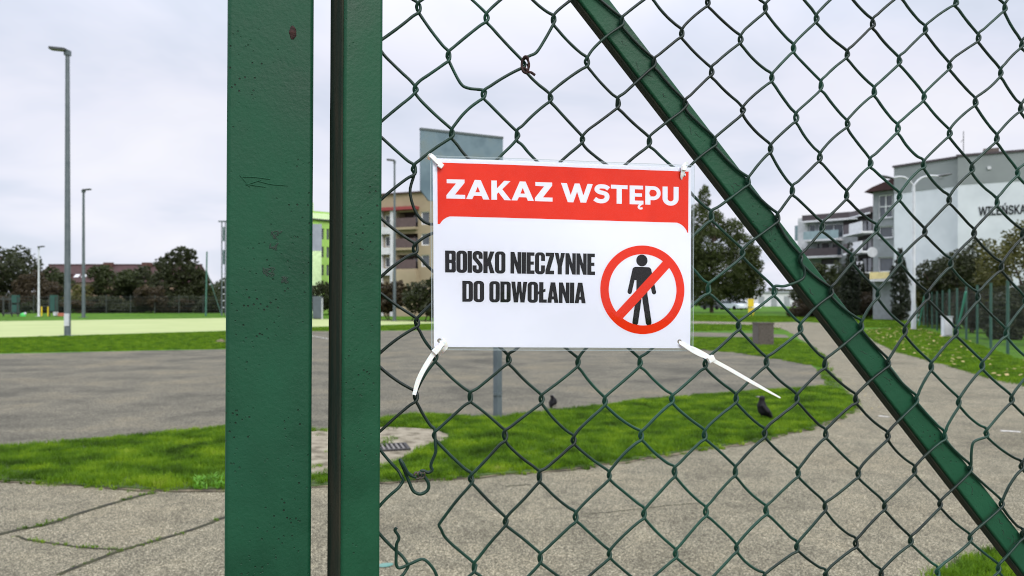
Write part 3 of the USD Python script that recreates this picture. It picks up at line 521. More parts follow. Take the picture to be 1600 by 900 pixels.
# ------------------------------------------------------------------ the sign
SO = 0.0085
TL, TR, BL, BR = (W(676, 247, SO), W(1080, 262, SO), W(678, 542, SO), W(1078, 544, SO))
PW, PH = 297.0, 210.0
def on_sign(p, off):
    u, v = p[:, 0:1] / PW, p[:, 1:2] / PH
    q = (TL * (1 - u) + TR * u) * (1 - v) + (BL * (1 - u) + BR * u) * v
    bul = 0.0028 * np.sin(np.pi * np.clip(u, 0, 1)) * (1 - v * 0.4) + 0.0009 * np.sin(u * 7.3 + v * 2.0) + 0.0006 * np.sin(v * 6.0 - u * 3.0)
    return q + GN * (bul + off)
def print_mesh(poly, off, edge=9.0):
    """a flat shape in millimetres from the sheet's upper left corner, laid on the slightly wavy sheet"""
    v, f = tri2d(poly); v3 = np.column_stack([v, np.zeros(len(v))])
    v3, f = trimesh.remesh.subdivide_to_size(v3, f, edge, max_iter=12)
    return trimesh.Trimesh(on_sign(v3[:, :2], off), f[:, ::-1], process=False)
sign = thing('prohibition_sign', 'laminated white and red paper sign reading ZAKAZ WSTĘPU tied to the gate mesh', 'sign', (TL + TR + BL + BR) / 4)
holes = so.unary_union([sg.Point(9, 8).buffer(2.6), sg.Point(287.5, 8.5).buffer(2.6), sg.Point(6, 203).buffer(2.6), sg.Point(283.5, 202.5).buffer(2.7)])
part(sign, 'paper', print_mesh(sg.box(0, 0, PW, PH).difference(holes), 0.0), M['paper'], smooth=True)
part(sign, 'laminate', print_mesh(sg.box(-1.2, -1.2, PW + 2.2, PH + 1.9).buffer(1.4).difference(holes.buffer(-0.3)), 0.0004), M['film'], smooth=True)
M['sealed'] = mat('sealed_film_edge', {'t': ('transparent_bsdf', {'color': (0.9, 0.95, 0.96)}), 'd': ('principled_bsdf', {'base_color': (0.75, 0.8, 0.82), 'roughness': 0.2}), 'm': ('mix_closure', {'fac': 0.07})}, [('t.BSDF', 'm.closure1'), ('d.BSDF', 'm.closure2')], surface='m.closure')
rim_ = sg.box(-1.2, -1.2, PW + 2.2, PH + 1.9).buffer(1.4)
part(sign, 'sealed_edge', print_mesh(rim_.difference(sg.box(0.1, 0.1, PW - .1, PH - .1)), 0.0001), M['sealed'], smooth=True, label='clear sealed border of the laminate')
part(sign, 'cut_edge', print_mesh(rim_.buffer(.1).difference(rim_.buffer(-.4)), 0.0005), plain('film_edge_highlight', (0.30, 0.36, 0.38), 0.25))  # flat pale line round the rim: the film's edge highlight painted as colour
ban = sg.box(4.8, 4.9, 293.5, 64.5)
ears = so.unary_union([sg.box(4.8, 64.0, 20.8, 74.0).difference(sg.Point(22.0, 80.6).buffer(16.6, quad_segs=24)).intersection(sg.box(4.8, 60, 21, 73.2)),
                       sg.box(276, 64.0, 293.5, 76.0).difference(sg.Point(275.5, 82.5).buffer(18.4, quad_segs=24)).intersection(sg.box(275, 60, 293.5, 76.5))])
part(sign, 'banner', print_mesh(so.unary_union([ban, ears]).buffer(0.05).difference(holes), 0.00006), M['red'], smooth=True, label='red banner across the top of the sign')
B = sg.box; PG = sg.Polygon
def rr4(x0, y0, x1, y1, r): return B(x0 + r, y0 + r, x1 - r, y1 - r).buffer(r, quad_segs=8)
def stroke(pts, w): return sg.LineString(spline(np.column_stack([pts, np.zeros(len(pts))]), 6)[:, :2]).buffer(w / 2, cap_style='flat', quad_segs=6)
WIDE = {'Z': (.80, PG([(0.02, 1), (.77, 1), (.77, .84), (.35, .2), (.79, .2), (.79, 0), (0, 0), (0, .16), (.42, .8), (.02, .8)])),
 'A': (1.0, PG([(0, 0), (.37, 1), (.62, 1), (.99, 0), (.73, 0), (.66, .18), (.32, .18), (.25, 0)]).difference(PG([(.385, .36), (.6, .36), (.493, .68)]))),
 'K': (.88, PG([(0.04, 0), (0.04, 1), (.28, 1), (.28, .58), (.6, 1), (.87, 1), (.51, .56), (.89, 0), (.61, 0), (.35, .40), (.28, .31), (.28, 0)])),
 'W': (1.46, PG([(0, 1), (.26, 1), (.44, .36), (.63, 1), (.85, 1), (1.03, .36), (1.22, 1), (1.46, 1), (1.15, 0), (.9, 0), (.735, .58), (.56, 0), (.31, 0)])),
 'S': (.76, stroke([(.70, .78), (.58, .865), (.42, .90), (.26, .885), (.165, .80), (.16, .69), (.26, .60), (.40, .56), (.55, .51), (.62, .42), (.61, .25), (.50, .135), (.34, .105), (.18, .135), (.05, .225)], .215)),
 'T': (.80, so.unary_union([B(0.01, .8, .79, 1), B(.28, 0, .52, .85)])),
 'E': (.70, so.unary_union([B(.05, 0, .29, 1), B(.05, .81, .68, 1), B(.05, 0, .70, .19), B(.05, .41, .63, .59)])),
 'P': (.80, so.unary_union([B(.05, 0, .29, 1), B(.05, .25, .42, 1), sa.scale(sg.Point(.42, .625).buffer(.375, quad_segs=16), .98, 1)]).difference(so.unary_union([B(.29, .44, .42, .81), sg.Point(.42, .625).buffer(.185)]))),
 'U': (.86, so.unary_union([B(.04, .4, .82, 1), sg.Point(.43, .375).buffer(.39, quad_segs=16)]).difference(so.unary_union([B(.28, .38, .58, 1.1), sg.Point(.43, .36).buffer(.15, quad_segs=12)])))}
WIDE['Ę'] = (.70, so.unary_union([WIDE['E'][1], stroke([(.60, .02), (.52, -.06), (.48, -.13), (.50, -.20), (.57, -.225), (.66, -.20)], .095)]))
s_ = .165
COND = {'B': (.44, rr4(0, 0, .44, 1, .1).union(B(0, 0, .2, 1)).difference(so.unary_union([rr4(s_, .13, .275, .44, .04), rr4(s_, .58, .275, .87, .04), PG([(.45, .44), (.415, .51), (.45, .58)])]))),
 'O': (.44, rr4(0, -.01, .44, 1.01, .17).difference(rr4(s_, .12, .275, .88, .05))), 'I': (.175, B(0, 0, .175, 1)),
 'S': (.43, stroke([(.345, .66), (.345, .82), (.315, .90), (.215, .93), (.115, .90), (.085, .80), (.10, .68), (.16, .59), (.27, .45), (.335, .34), (.345, .20), (.315, .10), (.215, .07), (.115, .10), (.085, .18), (.085, .34)], .162)),
 'K': (.47, PG([(0, 0), (0, 1), (.175, 1), (.175, .62), (.29, 1), (.465, 1), (.315, .54), (.475, 0), (.295, 0), (.205, .36), (.175, .29), (.175, 0)])),
 'N': (.46, PG([(0, 0), (0, 1), (.16, 1), (.31, .47), (.31, 1), (.46, 1), (.46, 0), (.31, 0), (.15, .53), (.15, 0)])),
 'E': (.345, so.unary_union([B(0, 0, .175, 1), B(0, .85, .34, 1), B(0, 0, .345, .15), B(0, .43, .315, .57)])),
 'C': (.43, rr4(0, -.01, .43, 1.01, .17).difference(so.unary_union([rr4(s_, .12, .27, .88, .05), B(.2, .40, .5, .62)]))),
 'Z': (.38, PG([(0.01, 1), (.37, 1), (.37, .83), (.185, .155), (.375, .155), (.375, 0), (0, 0), (0, .16), (.185, .845), (.01, .845)])),
 'Y': (.45, PG([(0, 1), (.165, 1), (.225, .66), (.285, 1), (.45, 1), (.312, .38), (.312, 0), (.138, 0), (.138, .38)])),
 'D': (.44, rr4(0, 0, .44, 1, .15).union(B(0, 0, .2, 1)).difference(rr4(s_, .13, .275, .87, .04))),
 'W': (.68, PG([(0, 1), (.16, 1), (.215, .38), (.27, 1), (.41, 1), (.465, .38), (.52, 1), (.68, 1), (.57, 0), (.40, 0), (.34, .55), (.28, 0), (.11, 0)])),
 'Ł': (.36, so.unary_union([B(.03, 0, .205, 1), B(.03, 0, .36, .15), PG([(-.03, .40), (-.03, .53), (.30, .68), (.30, .55)])])),
 'A': (.48, PG([(0, 0), (.145, 1), (.335, 1), (.48, 0), (.31, 0), (.292, .17), (.188, .17), (.17, 0)]).difference(PG([(.205, .31), (.275, .31), (.24, .64)])))}
def text_poly(txt, font, x0, x1, y_top, y_bot, gap, space):
    out, x = [], 0.0
    for c in txt:
        if c == ' ': x += space; continue
        w, g = font[c]; out.append(sa.translate(g.buffer(.006 if font is COND else .006, join_style='mitre'), x, 0)); x += w + gap
    x -= gap; kx_, ky_ = (x1 - x0) / x, (y_bot - y_top)
    return [sa.affine_transform(g, [kx_, 0, 0, -ky_, x0, y_bot]) for g in out]
M['white_print'] = plain('white_print', (0.85, 0.87, 0.95), 0.7, spec=0.0, var=0.02)
ln1 = part(sign, 'heading', print_mesh(sg.box(12.5, 17.5, 13.0, 18.0), 0.0001), M['red'])
for g in text_poly('ZAKAZ WSTĘPU', WIDE, 14.3, 282.3, 23.2, 44.6, .045, .34): part(ln1, 'letter', print_mesh(g, 0.00012), M['white_print'])
stage.GetPrimAtPath(ln1).SetCustomDataByKey('label', 'white heading on the red banner')
ln2 = part(sign, 'notice_line', print_mesh(sg.box(14, 101, 14.4, 101.4), 0.00005), M['paper'])
for g in text_poly('BOISKO NIECZYNNE', COND, 12.6, 180.4, 102.8, 126.8, .035, .20): part(ln2, 'letter', print_mesh(g, 0.00012), M['black'])
ln3 = part(sign, 'notice_line', print_mesh(sg.box(32, 134, 32.4, 134.4), 0.00005), M['paper'])
for g in text_poly('DO ODWOŁANIA', COND, 31.0, 169.6, 136.2, 159.2, .035, .20): part(ln3, 'letter', print_mesh(g, 0.00012), M['black'])
C0 = sg.Point(237.8, 143.0)
ring = C0.buffer(51.0, quad_segs=40).difference(C0.buffer(41.0, quad_segs=40))
slash = sg.LineString([(237.8 - 31.2, 143 + 32.8), (237.8 + 31.2, 143 - 32.8)]).buffer(5.4, cap_style='flat').intersection(C0.buffer(45))
fx = 236.3
fig = so.unary_union([sg.Point(fx, 109.3).buffer(6.8, quad_segs=16), rr4(fx - 11.6, 116.8, fx + 11.6, 132, 4.2), PG([(fx - 6.4, 120), (fx + 6.4, 120), (fx + 6.8, 150), (fx - 6.8, 150)]),
    sg.LineString([(fx - 9.0, 121), (fx - 14.6, 145.5)]).buffer(2.6), sg.LineString([(fx + 9.0, 121), (fx + 14.8, 145.5)]).buffer(2.6),
    sg.LineString([(fx - 2.9, 146), (fx - 7.6, 180.5)]).buffer(3.5), sg.LineString([(fx + 2.9, 146), (fx + 8.6, 180.5)]).buffer(3.5)])
fig = fig.difference(so.unary_union([PG([(fx - 0.35, 156), (fx + .35, 156), (fx + 4.6, 186), (fx - 3.8, 186)])]))
part(sign, 'walking_figure', print_mesh(fig, 0.00006), M['black'], label='black standing figure of the prohibition symbol')
part(sign, 'prohibition_ring', print_mesh(ring, 0.00010), M['red'], label='red ring of the prohibition symbol')
part(sign, 'slash', print_mesh(slash, 0.00014), M['red'], label='red diagonal bar over the figure')

# zip ties
def strap(pts, w, t, taper=None, n=5):
    """a flat nylon strap through (pixel x, pixel y, offset) points, lying in the sheet's plane"""
    p = spline([W(x, y, SO + o) for x, y, o in pts], n); d = np.gradient(p, axis=0); d /= np.linalg.norm(d, axis=1, keepdims=True)
    s = np.cross(d, GN); s /= np.linalg.norm(s, axis=1, keepdims=True) + 1e-9; nn = np.cross(s, d); k = len(p)
    ww = np.full(k, w) if taper is None else np.interp(np.linspace(0, 1, k), *taper) * w
    v = np.stack([p + s * ww[:, None] / 2 + nn * t / 2, p - s * ww[:, None] / 2 + nn * t / 2, p - s * ww[:, None] / 2 - nn * t / 2, p + s * ww[:, None] / 2 - nn * t / 2], 1).reshape(-1, 3)
    i, j = np.meshgrid(np.arange(k - 1), np.arange(4), indexing='ij'); q = np.stack([i * 4 + j, i * 4 + (j + 1) % 4, (i + 1) * 4 + (j + 1) % 4, (i + 1) * 4 + j], -1).reshape(-1, 4)
    f = np.vstack([q[:, [0, 1, 2]], q[:, [0, 2, 3]], [[0, 2, 1], [0, 3, 2]], [[4 * k - 4, 4 * k - 3, 4 * k - 2], [4 * k - 4, 4 * k - 2, 4 * k - 1]]])
    m = trimesh.Trimesh(v, f, process=False); m.fix_normals(); return m
def zt_head(px, py, ang, off=0.004, w=0.0062, l=0.0062, t=0.0045):
    m = rbox(w, t, l, 0.0008); m.apply_translation((0, 0, -l / 2)); m.apply_transform(trimesh.transformations.rotation_matrix(ang, (0, 1, 0)))
    return oriented(m, W(px, py, SO + off), PSI)
zg = 'zip ties holding the sign'
z1 = thing('zip_tie', 'cut short white zip tie at the upper left corner of the sign', 'zip tie', W(682, 252, SO), zg)
part(z1, 'strap', strap([(669, 249, -0.010), (672, 243, -0.003), (676, 245, 0.004), (683, 252, 0.0045), (689, 257, 0.004), (690, 260, -0.003)], 0.0045, 0.0012), M['nylon'])
part(z1, 'head', zt_head(688.5, 258.5, 0.6, 0.0055, 0.0055, 0.005), M['nylon'], smooth=30)
z2 = thing('zip_tie', 'white zip tie loop at the upper right corner of the sign by the brace', 'zip tie', W(1068, 266, SO), zg)
part(z2, 'strap', strap([(1075, 255, -0.008), (1071, 257, -0.001), (1068, 262, 0.004), (1067, 269, 0.0045), (1066, 276, 0.003), (1066, 279, -0.002)], 0.0045, 0.0012), M['nylon'])
part(z2, 'head', zt_head(1068.5, 263, 0.1, 0.005, 0.0055, 0.005), M['nylon'], smooth=30)
z3 = thing('zip_tie', 'white zip tie with tail hanging down left at the lower left corner of the sign', 'zip tie', W(685, 540, SO), zg)
part(z3, 'strap', strap([(690, 533, -0.003), (691, 536, 0.005), (686, 543, 0.006), (680, 550, 0.006), (673, 559, 0.007), (662, 577, 0.008), (653, 596, 0.008), (647, 617, 0.008)], 0.0052, 0.0013, ([0, .85, 1], [1, .95, .75])), M['nylon'])
part(z3, 'head', zt_head(682, 547, 0.75, 0.008, 0.0066, 0.0078, 0.005), M['nylon'], smooth=30)
part(z3, 'loop', strap([(690, 531, 0.0), (693, 533, 0.005), (697, 541, 0.004), (692, 547, 0.002), (686, 553, -0.006)], 0.0045, 0.0012), M['nylon'])
z4 = thing('zip_tie', 'white zip tie with long tail pointing right at the sign\'s lower right corner', 'zip tie', W(1085, 548, SO), zg)
part(z4, 'strap', strap([(1062, 535, -0.003), (1066, 537, 0.004), (1078, 545, 0.006), (1092, 553, 0.008), (1110, 561, 0.009), (1140, 577, 0.010), (1180, 600, 0.012), (1219, 621.5, 0.013)], 0.0049, 0.0013, ([0, .12, .3, .85, 1], [.8, 1.0, 1, .8, .35])), M['nylon'])
part(z4, 'head', zt_head(1111, 561, 1.08, 0.011, 0.0068, 0.0075, 0.005), M['nylon'], smooth=30)
part(z4, 'loop', strap([(1074, 541, 0.004), (1084, 544, 0.007), (1098, 551, 0.006), (1109, 558, 0.004), (1113, 564, -0.004)], 0.003, 0.0012), M['nylon'])

# ------------------------------------------------------------------ street furniture
def lamp_pole(name, label, px, y, top_px, r0, r1, head_dx, head_len, m, group, band=False):
    b = gpt(px, y); zt = EYE + (HOR - top_px) / F * y; t = thing(name, label, 'lamp post', b, group)
    part(t, 'base_plate', box(b[0] - r0 * 2, b[0] + r0 * 2, y - r0 * 2, y + r0 * 2, b[2] + .002, b[2] + 0.03), m)
    part(t, 'pole', tube([b + (0, 0, 0.03), b + (0, 0, 1.0), (b[0], y, zt)], [r0, r0 * 0.97, r1], 12), m, smooth=30)
    if band: part(t, 'access_door', box(b[0] - r0 * 0.5, b[0] + r0 * 0.9, y - r0 * 1.15, y - r0 * 0.5, b[2] + 0.45, b[2] + 1.0), M['pale_pole'])
    hx = b[0] + head_dx * head_len / 2
    h = rbox(head_len, 0.34, 0.10, 0.05); h.apply_transform(trimesh.transformations.rotation_matrix(0.10 * head_dx * -1, (0, 1, 0))); h.apply_translation((hx, y - 0.1, zt - 0.02))
    part(t, 'lamp_head', h, M['lamp_grey']); part(t, 'bracket', box(b[0] - r1 * 1.3, b[0] + r1 * 1.3, y - r1 * 1.3, y + r1 * 1.3, zt - 0.22, zt + 0.0), m)
    return t
lg = 'floodlight poles round the pitch'
lamp_pole('lamp_post', 'tallest grey steel floodlight pole at the near edge of the pitch', 105.5, 34.1, 79, 0.135, 0.085, -1, 0.72, M['galv'], lg, True)
lamp_pole('lamp_post', 'second grey floodlight pole just right of the tallest one', 130.5, 71.0, 297, 0.155, 0.10, 1, 0.75, M['galv'], lg)
lamp_pole('lamp_post', 'short pale lamp post in front of the left trees', 60.5, 76.0, 386, 0.11, 0.05, 1, 0.6, M['pale_pole'], lg)
lamp_pole('lamp_post', 'grey lamp post in front of the beige flats left of the sign', 616.5, 60.0, 251, 0.13, 0.07, -1, 0.6, M['galv'], lg)
lamp_pole('lamp_post', 'white thin pole in front of the bushes below the beige flats', 645.5, 86.0, 389, 0.16, 0.11, -1, 0.5, M['pale_pole'], lg)
# mast at the left post's edge
b = gpt(349, 80); ms = thing('equipment_mast', 'pale steel mast with green panels right beside the gate post', 'mast', b)
zt = EYE + (HOR - 347) / F * 80
for dx in (-0.16, 0.22): part(ms, 'leg', cyl(b + (dx, 0, 0), (b[0] + dx, 80, zt), 0.07, 0.06), M['galv'], smooth=30)
part(ms, 'top_bar', box(b[0] - 0.5, b[0] + 0.6, 79.9, 80.1, zt, zt + 0.14), M['galv'])
M['teal'] = plain('teal_panel', (0.012, 0.055, 0.045), 0.6)
for z in (zt - 2.0, zt - 4.4): part(ms, 'panel', box(b[0] - 0.04, b[0] + 0.12, 79.95, 80.05, z, z + 1.5), M['teal'])
for k in range(6): part(ms, 'rung', box(b[0] - .05, b[0] + .12, 79.97, 80.03, b[2] + 0.8 + k * 0.7, b[2] + 0.9 + k * 0.7), M['pale_pole'])
# ball-stop net post with guy
b = gpt(321.5, 78); np_ = thing('net_post', 'thin green net post with a guy wire behind the pitch', 'post', b); zt = EYE + (HOR - 393) / F * 78
M['green_steel'] = plain('dark_green_steel', (0.03, 0.10, 0.075), 0.5)
part(np_, 'pole', cyl(b, (b[0] + 0.12, 78, zt), 0.09, 0.07), M['green_steel'], smooth=30)
part(np_, 'guy_wire', cyl((b[0] + .05, 78, EYE + (HOR - 420) / F * 78), gpt(346, 78.2, 0.1), 0.035, n=5), M['green_steel'])
# double-arm street lamp
b = gpt(1427.5, 41.5); sl = thing('street_lamp', 'white double armed street lamp before the grey gable wall', 'street lamp', b)
zj = EYE + (HOR - 292) / F * 41.5
part(sl, 'pole', tube([b, b + (0, 0, 1.2), b + (0, 0, 1.25), (b[0], 41.5, zj)], [0.125, 0.12, 0.10, 0.075], 12), M['pale_pole'], smooth=30)
for sgn, tip in ((-1, (1395, 278)), (1, (1466, 275))):
    e = at(tip[0], tip[1], 41.5); p = np.array([(b[0], 41.5, zj), (b[0] + sgn * 0.12, 41.5, zj + 0.22), (b[0] + sgn * 0.42, 41.5, zj + 0.48), tuple((np.array([b[0] + sgn * 0.42, 41.5, zj + .48]) + e) / 2 + (0, 0, 0.06)), tuple(e)])
    ar = part(sl, 'arm', tube(spline(p, 6), 0.05, 8), M['pale_pole'], smooth=True)
    hd = trimesh.creation.icosphere(2, 1.0); hd.vertices *= (0.42, 0.14, 0.07); hd.apply_transform(trimesh.transformations.rotation_matrix(-sgn * 0.2, (0, 1, 0))); hd.apply_translation(e + (sgn * 0.36, 0, 0.05)); part(sl, 'lamp_head', hd, M['lamp_grey'], smooth=True)
# near basketball hoop, seen from behind
b = gpt(777.5, 9.62); hoop = thing('basketball_hoop', 'near basketball hoop with weathered grey backboard half hidden by the sign', 'basketball hoop', b, 'basketball hoops')
ya = math.radians(27); bu = np.array([math.cos(ya), math.sin(ya), 0]); bn = np.array([-math.sin(ya), math.cos(ya), 0])
part(hoop, 'post', tube([b, b + (0, 0, 2.75)], 0.056, 4), M['galv'])
part(hoop, 'post_collar', box(b[0] - .05, b[0] + .05, b[1] - .05, b[1] + .05, 0.30, 0.335), M['galv'])
bl = at(656, 203, 9.15); bc = bl + bu * 0.545 + np.array([0, 0, -0.42])
def brd(s0, s1, z0, z1, d0, d1):
    m = box(s0, s1, d0, d1, z0, z1); m.apply_transform(trimesh.transformations.rotation_matrix(ya, (0, 0, 1))); m.apply_translation(bc); return m
pl = trimesh.creation.extrude_polygon(sg.Polygon([(-.545, .42), (.545, .42), (.545, -.32), (.44, -.42), (-.44, -.42), (-.545, -.30)]), 0.03, engine='earcut')
pl.apply_transform(trimesh.transformations.rotation_matrix(np.pi / 2, (1, 0, 0))); pl.apply_transform(trimesh.transformations.rotation_matrix(ya, (0, 0, 1))); pl.apply_translation(bc)
part(hoop, 'backboard', pl, M['board'])
part(hoop, 'top_edge', brd(-.548, .548, .415, .44, -.04, .01), plain('board_edge', (0.05, 0.07, 0.07), 0.6))
pt = b + (0, 0, 2.7); part(hoop, 'arm', cat_([cyl(pt, bc + (0, 0, 0.1), 0.035), cyl(pt - (0, 0, 0.5), bc - (0, 0, 0.2), 0.03)]), M['galv'])
rc = bc + bn * -0.0 + bu * 0 + (0, 0, -0.3); rc = rc + bn * 0.3; tt = np.linspace(0, 2 * np.pi, 25)
part(hoop, 'rim', tube([rc + bu * 0.225 * math.cos(t) + bn * 0.225 * math.sin(t) for t in tt], 0.01, 6), plain('rim_orange', (0.4, 0.1, 0.03)), smooth=True)
# far hoop
b = gpt(470, 24); h2 = thing('basketball_hoop', 'far basketball hoop with grey board seen in the slot between post and gate', 'basketball hoop', b, 'basketball hoops')
part(h2, 'post', tube([b, b + (0, 0, 3.2)], 0.06, 8), M['galv'], smooth=30)
q = at(447, 350, 24.0); part(h2, 'backboard', box(q[0], at(502.5, 350, 24)[0], 24.0, 24.03, at(0, 392, 24)[2], q[2]), plain('far_board_grey', (0.22, 0.25, 0.28)))
part(h2, 'arm', cyl(b + (0, 0, 3.1), (b[0], 24.1, 3.5), 0.04), M['galv'])
rc = np.array([b[0], 23.7, 3.05]); part(h2, 'rim', tube([rc + (0.225 * math.cos(t), 0.225 * math.sin(t), 0) for t in tt], 0.01, 6), '/World/Looks/rim_orange')
# cabinet seen in the slot
b = gpt(496.5, 66); cb = thing('grey_locker', 'blue grey locker on the far edge of the pitch seen in the slot', 'locker', b)
part(cb, 'body', box(b[0] - .36, b[0] + .36, 65.7, 66.3, b[2] + .1, EYE + (HOR - 463) / F * 66), plain('locker_grey', (0.06, 0.075, 0.09)))
part(cb, 'foot', box(b[0] - .34, b[0] + .34, 65.75, 66.25, b[2], b[2] + .1), M['lamp_grey']); part(cb, 'side_post', box(b[0] + .362, b[0] + .45, 65.8, 66.0, b[2], EYE + (HOR - 466) / F * 66), M['pale_pole'])
# concrete block
q = G(1196, 540); b = np.array([q[0], q[1], 0]); M['concrete'] = noise_mat('dark_aggregate_concrete', (0.04, 0.033, 0.027), (0.09, 0.078, 0.066), 30.0, 0.9, bump=0.6, dist=0.02)
ck = thing('concrete_bin', 'square grey brown concrete litter bin on the lawn behind the crow', 'litter bin', b)
part(ck, 'body', oriented(rbox(0.55, 0.55, 0.72, 0.03), b + (0, 0.25, 0.02), 0.08), M['concrete'], smooth=30)
part(ck, 'rim', oriented(rbox(0.58, 0.58, 0.05, 0.03), b + (0, 0.25, 0.74), 0.08), M['concrete'], smooth=30)
part(ck, 'slab', box(b[0] - .45, b[0] + .95, b[1] - .1, b[1] + .5, 0.002, 0.02), M['sand'])
# yellow bin
q = G(1174, 494); b = np.array([q[0], q[1], gh(q[1])]); M['yellow'] = plain('yellow_plastic', (0.62, 0.46, 0.02), 0.5)
yb = thing('yellow_bin', 'small bright yellow bin on legs in front of the parked cars', 'bin', b); k = q[1] / F
part(yb, 'upper_box', box(b[0] - 3.6 * k, b[0] + 4 * k, b[1], b[1] + .4, b[2] + 14.5 * k, b[2] + 27 * k), M['yellow'])
part(yb, 'lower_box', box(b[0] - 3 * k, b[0] + 4.3 * k, b[1], b[1] + .4, b[2] + 4 * k, b[2] + 13 * k), M['yellow'])
for s in (-1, 1): part(yb, 'leg', box(b[0] + s * 2.6 * k - .04 + .04, b[0] + s * 2.6 * k + .08, b[1] + .1, b[1] + .2, b[2], b[2] + 4 * k), M['yellow'])
part(yb, 'stem', box(b[0] - 1.5 * k, b[0] + 1.5 * k, b[1] + .1, b[1] + .3, b[2] + 13 * k, b[2] + 14.5 * k), M['pale_pole'])
# electrical cabinet by the fence
q = G(1482, 527); b = np.array([q[0], q[1], 0]); ec = thing('electric_cabinet', 'low pale grey electric cabinet beside the green fence', 'cabinet', b)
part(ec, 'body', box(b[0] - .18, b[0] + .18, b[1], b[1] + .25, .02, .86), M['pale_pole']); part(ec, 'lid', box(b[0] - .20, b[0] + .20, b[1] - .02, b[1] + .27, .86, .90), M['pale_pole'])
part(ec, 'door', box(b[0] - .15, b[0] + .15, b[1] - .012, b[1] - .002, .1, .8), plain('cabinet_door_grey', (0.5, 0.51, 0.53)))

# green fence at the right: posts 2.75 m apart in depth
def fence_x(z): return 13.9 + 0.45 * (z - 21.5)
fb = np.array([fence_x(21.6), 21.6, 0]); fence = thing('park_fence', 'green steel fence with thin posts and mesh along the right lawn', 'fence', fb)
M['dark_fence'] = plain('dark_fence', (0.018, 0.026, 0.022), 0.6)
M['fence_green'] = plain('fence_green', (0.014, 0.055, 0.040), 0.5); M['fence_light'] = plain('fence_strut_green', (0.03, 0.15, 0.10), 0.5)
zs = [21.6 + 2.75 * k for k in range(-1, 14)]
for z in zs: part(fence, 'post', cyl((fence_x(z), z, gh(z)), (fence_x(z), z, gh(z) + 2.1), 0.042, n=8), M['fence_green'], smooth=30)
for z, dz in ((29.6, 2.0), (48, 1.6), (51.5, -1.4)): part(fence, 'strut', cyl((fence_x(z) - .05, z, gh(z) + 1.9), (fence_x(z) + .45 * dz * .4 - .35, z + dz * .4, gh(z)), 0.04, n=6), M['fence_light'])
def netting(p, q, h, cell, r, z0=0.05):
    """a wire mesh panel of thin crossing wires between two feet"""
    p, q = np.asarray(p, float), np.asarray(q, float); L_ = np.linalg.norm(q - p); u = (q - p) / L_; ms_ = []
    for s in np.arange(0, L_, cell): ms_.append(tube([p + u * s + (0, 0, z0), p + u * s + (0, 0, h)], r, 3, False))
    for z in np.arange(z0, h + .01, cell * 1.6): ms_.append(tube([p + (0, 0, z), q + (0, 0, z)], r, 3, False))
    return cat_(ms_)
for z in zs[:-1]:
    part(fence, 'mesh_panel', netting((fence_x(z), z, gh(z)), (fence_x(z + 2.75), z + 2.75, gh(z + 2.75)), 1.95, 0.15, 0.0025), M['dark_fence'])
# far dark fence on the left
fl = thing('far_fence', 'low dark mesh fence in front of the left trees', 'fence', gpt(0, 92))
xs = np.arange(-66, -34, 2.9)
for x in xs: part(fl, 'post', cyl((x, 92, gh(92)), (x, 92, gh(92) + 2.2), 0.06, n=6), M['dark_fence'])
for x in xs[:-1]: part(fl, 'mesh_panel', netting((x, 92, gh(92)), (x + 2.9, 92, gh(92)), 2.1, 0.24, 0.012), M['dark_fence'])

# play equipment at the far left
def pb(x0, x1, y0, y1, d, dep=0.5): return box(at(x0, 0, d)[0], at(x1, 0, d)[0], d, d + dep, EYE + (HOR - y1) / F * d, EYE + (HOR - y0) / F * d)
D = 76.0
pt1 = thing('play_tower', 'teal and grey climbing frame at the far left edge of the pitch', 'play equipment', gpt(15, D))
part(pt1, 'panel', pb(18, 26, 461, 473, D), M['teal']); part(pt1, 'panel', pb(18.5, 25.5, 476, 488, D), M['teal'])
for x in (4, 17, 26.5): part(pt1, 'post', pb(x, x + 1.4, 464, 498.5, D + 0.1, 0.12), M['lamp_grey'])
part(pt1, 'beam', pb(0, 28, 466, 468, D + .3, .1), M['lamp_grey']); part(pt1, 'deck', pb(2, 28, 489, 491, D + .1, 1.4), M['lamp_grey'])
pt2 = thing('play_tower', 'second climbing frame with teal panel and yellow bars beside the tall pole', 'play equipment', gpt(80, D))
part(pt2, 'panel', pb(78, 85, 461, 486, D), M['teal']); part(pt2, 'post', pb(76, 77.5, 464, 498.5, D + .1, .12), M['lamp_grey']); part(pt2, 'post', pb(85.5, 87, 464, 498.5, D + .1, .12), M['lamp_grey'])
for x in (64, 74): part(pt2, 'bar', pb(x, x + 1.2, 479, 494, D, .1), M['yellow'])
part(pt2, 'beam', pb(64, 78, 478, 479.2, D + .1, .1), M['lamp_grey'])
sr = thing('spring_rider', 'small bright green spring rider on the far play area', 'spring rider', gpt(36, D)); e = at(36, 493, D)
o = trimesh.creation.icosphere(2, 0.28); o.apply_scale((1, .6, 1)); o.apply_translation(e); part(sr, 'body', o, plain('rider_green', (0.05, 0.4, 0.08)), smooth=True)
o = trimesh.creation.icosphere(2, 0.12); o.apply_translation(e + (.2, 0, .2)); part(sr, 'head', o, M['pale_pole'], smooth=True); part(sr, 'spring', cyl((e[0], D, gh(D)), (e[0], D, e[2] - .2), 0.07), M['lamp_grey'])
br_ = thing('balance_beam', 'low reddish play beam with white ends beside the tall pole', 'play equipment', gpt(94, D))
part(br_, 'beam', pb(90, 101, 489, 494, D - .6, .5), plain('red_wood', (0.32, 0.10, 0.06))); part(br_, 'end', pb(83, 86.5, 487.5, 493, D - .6, .5), M['pale_pole']); part(br_, 'foot', pb(87, 90, 494, 499, D - .5, .3), M['lamp_grey']); part(br_, 'foot', pb(98, 101, 494, 499, D - .5, .3), M['lamp_grey'])

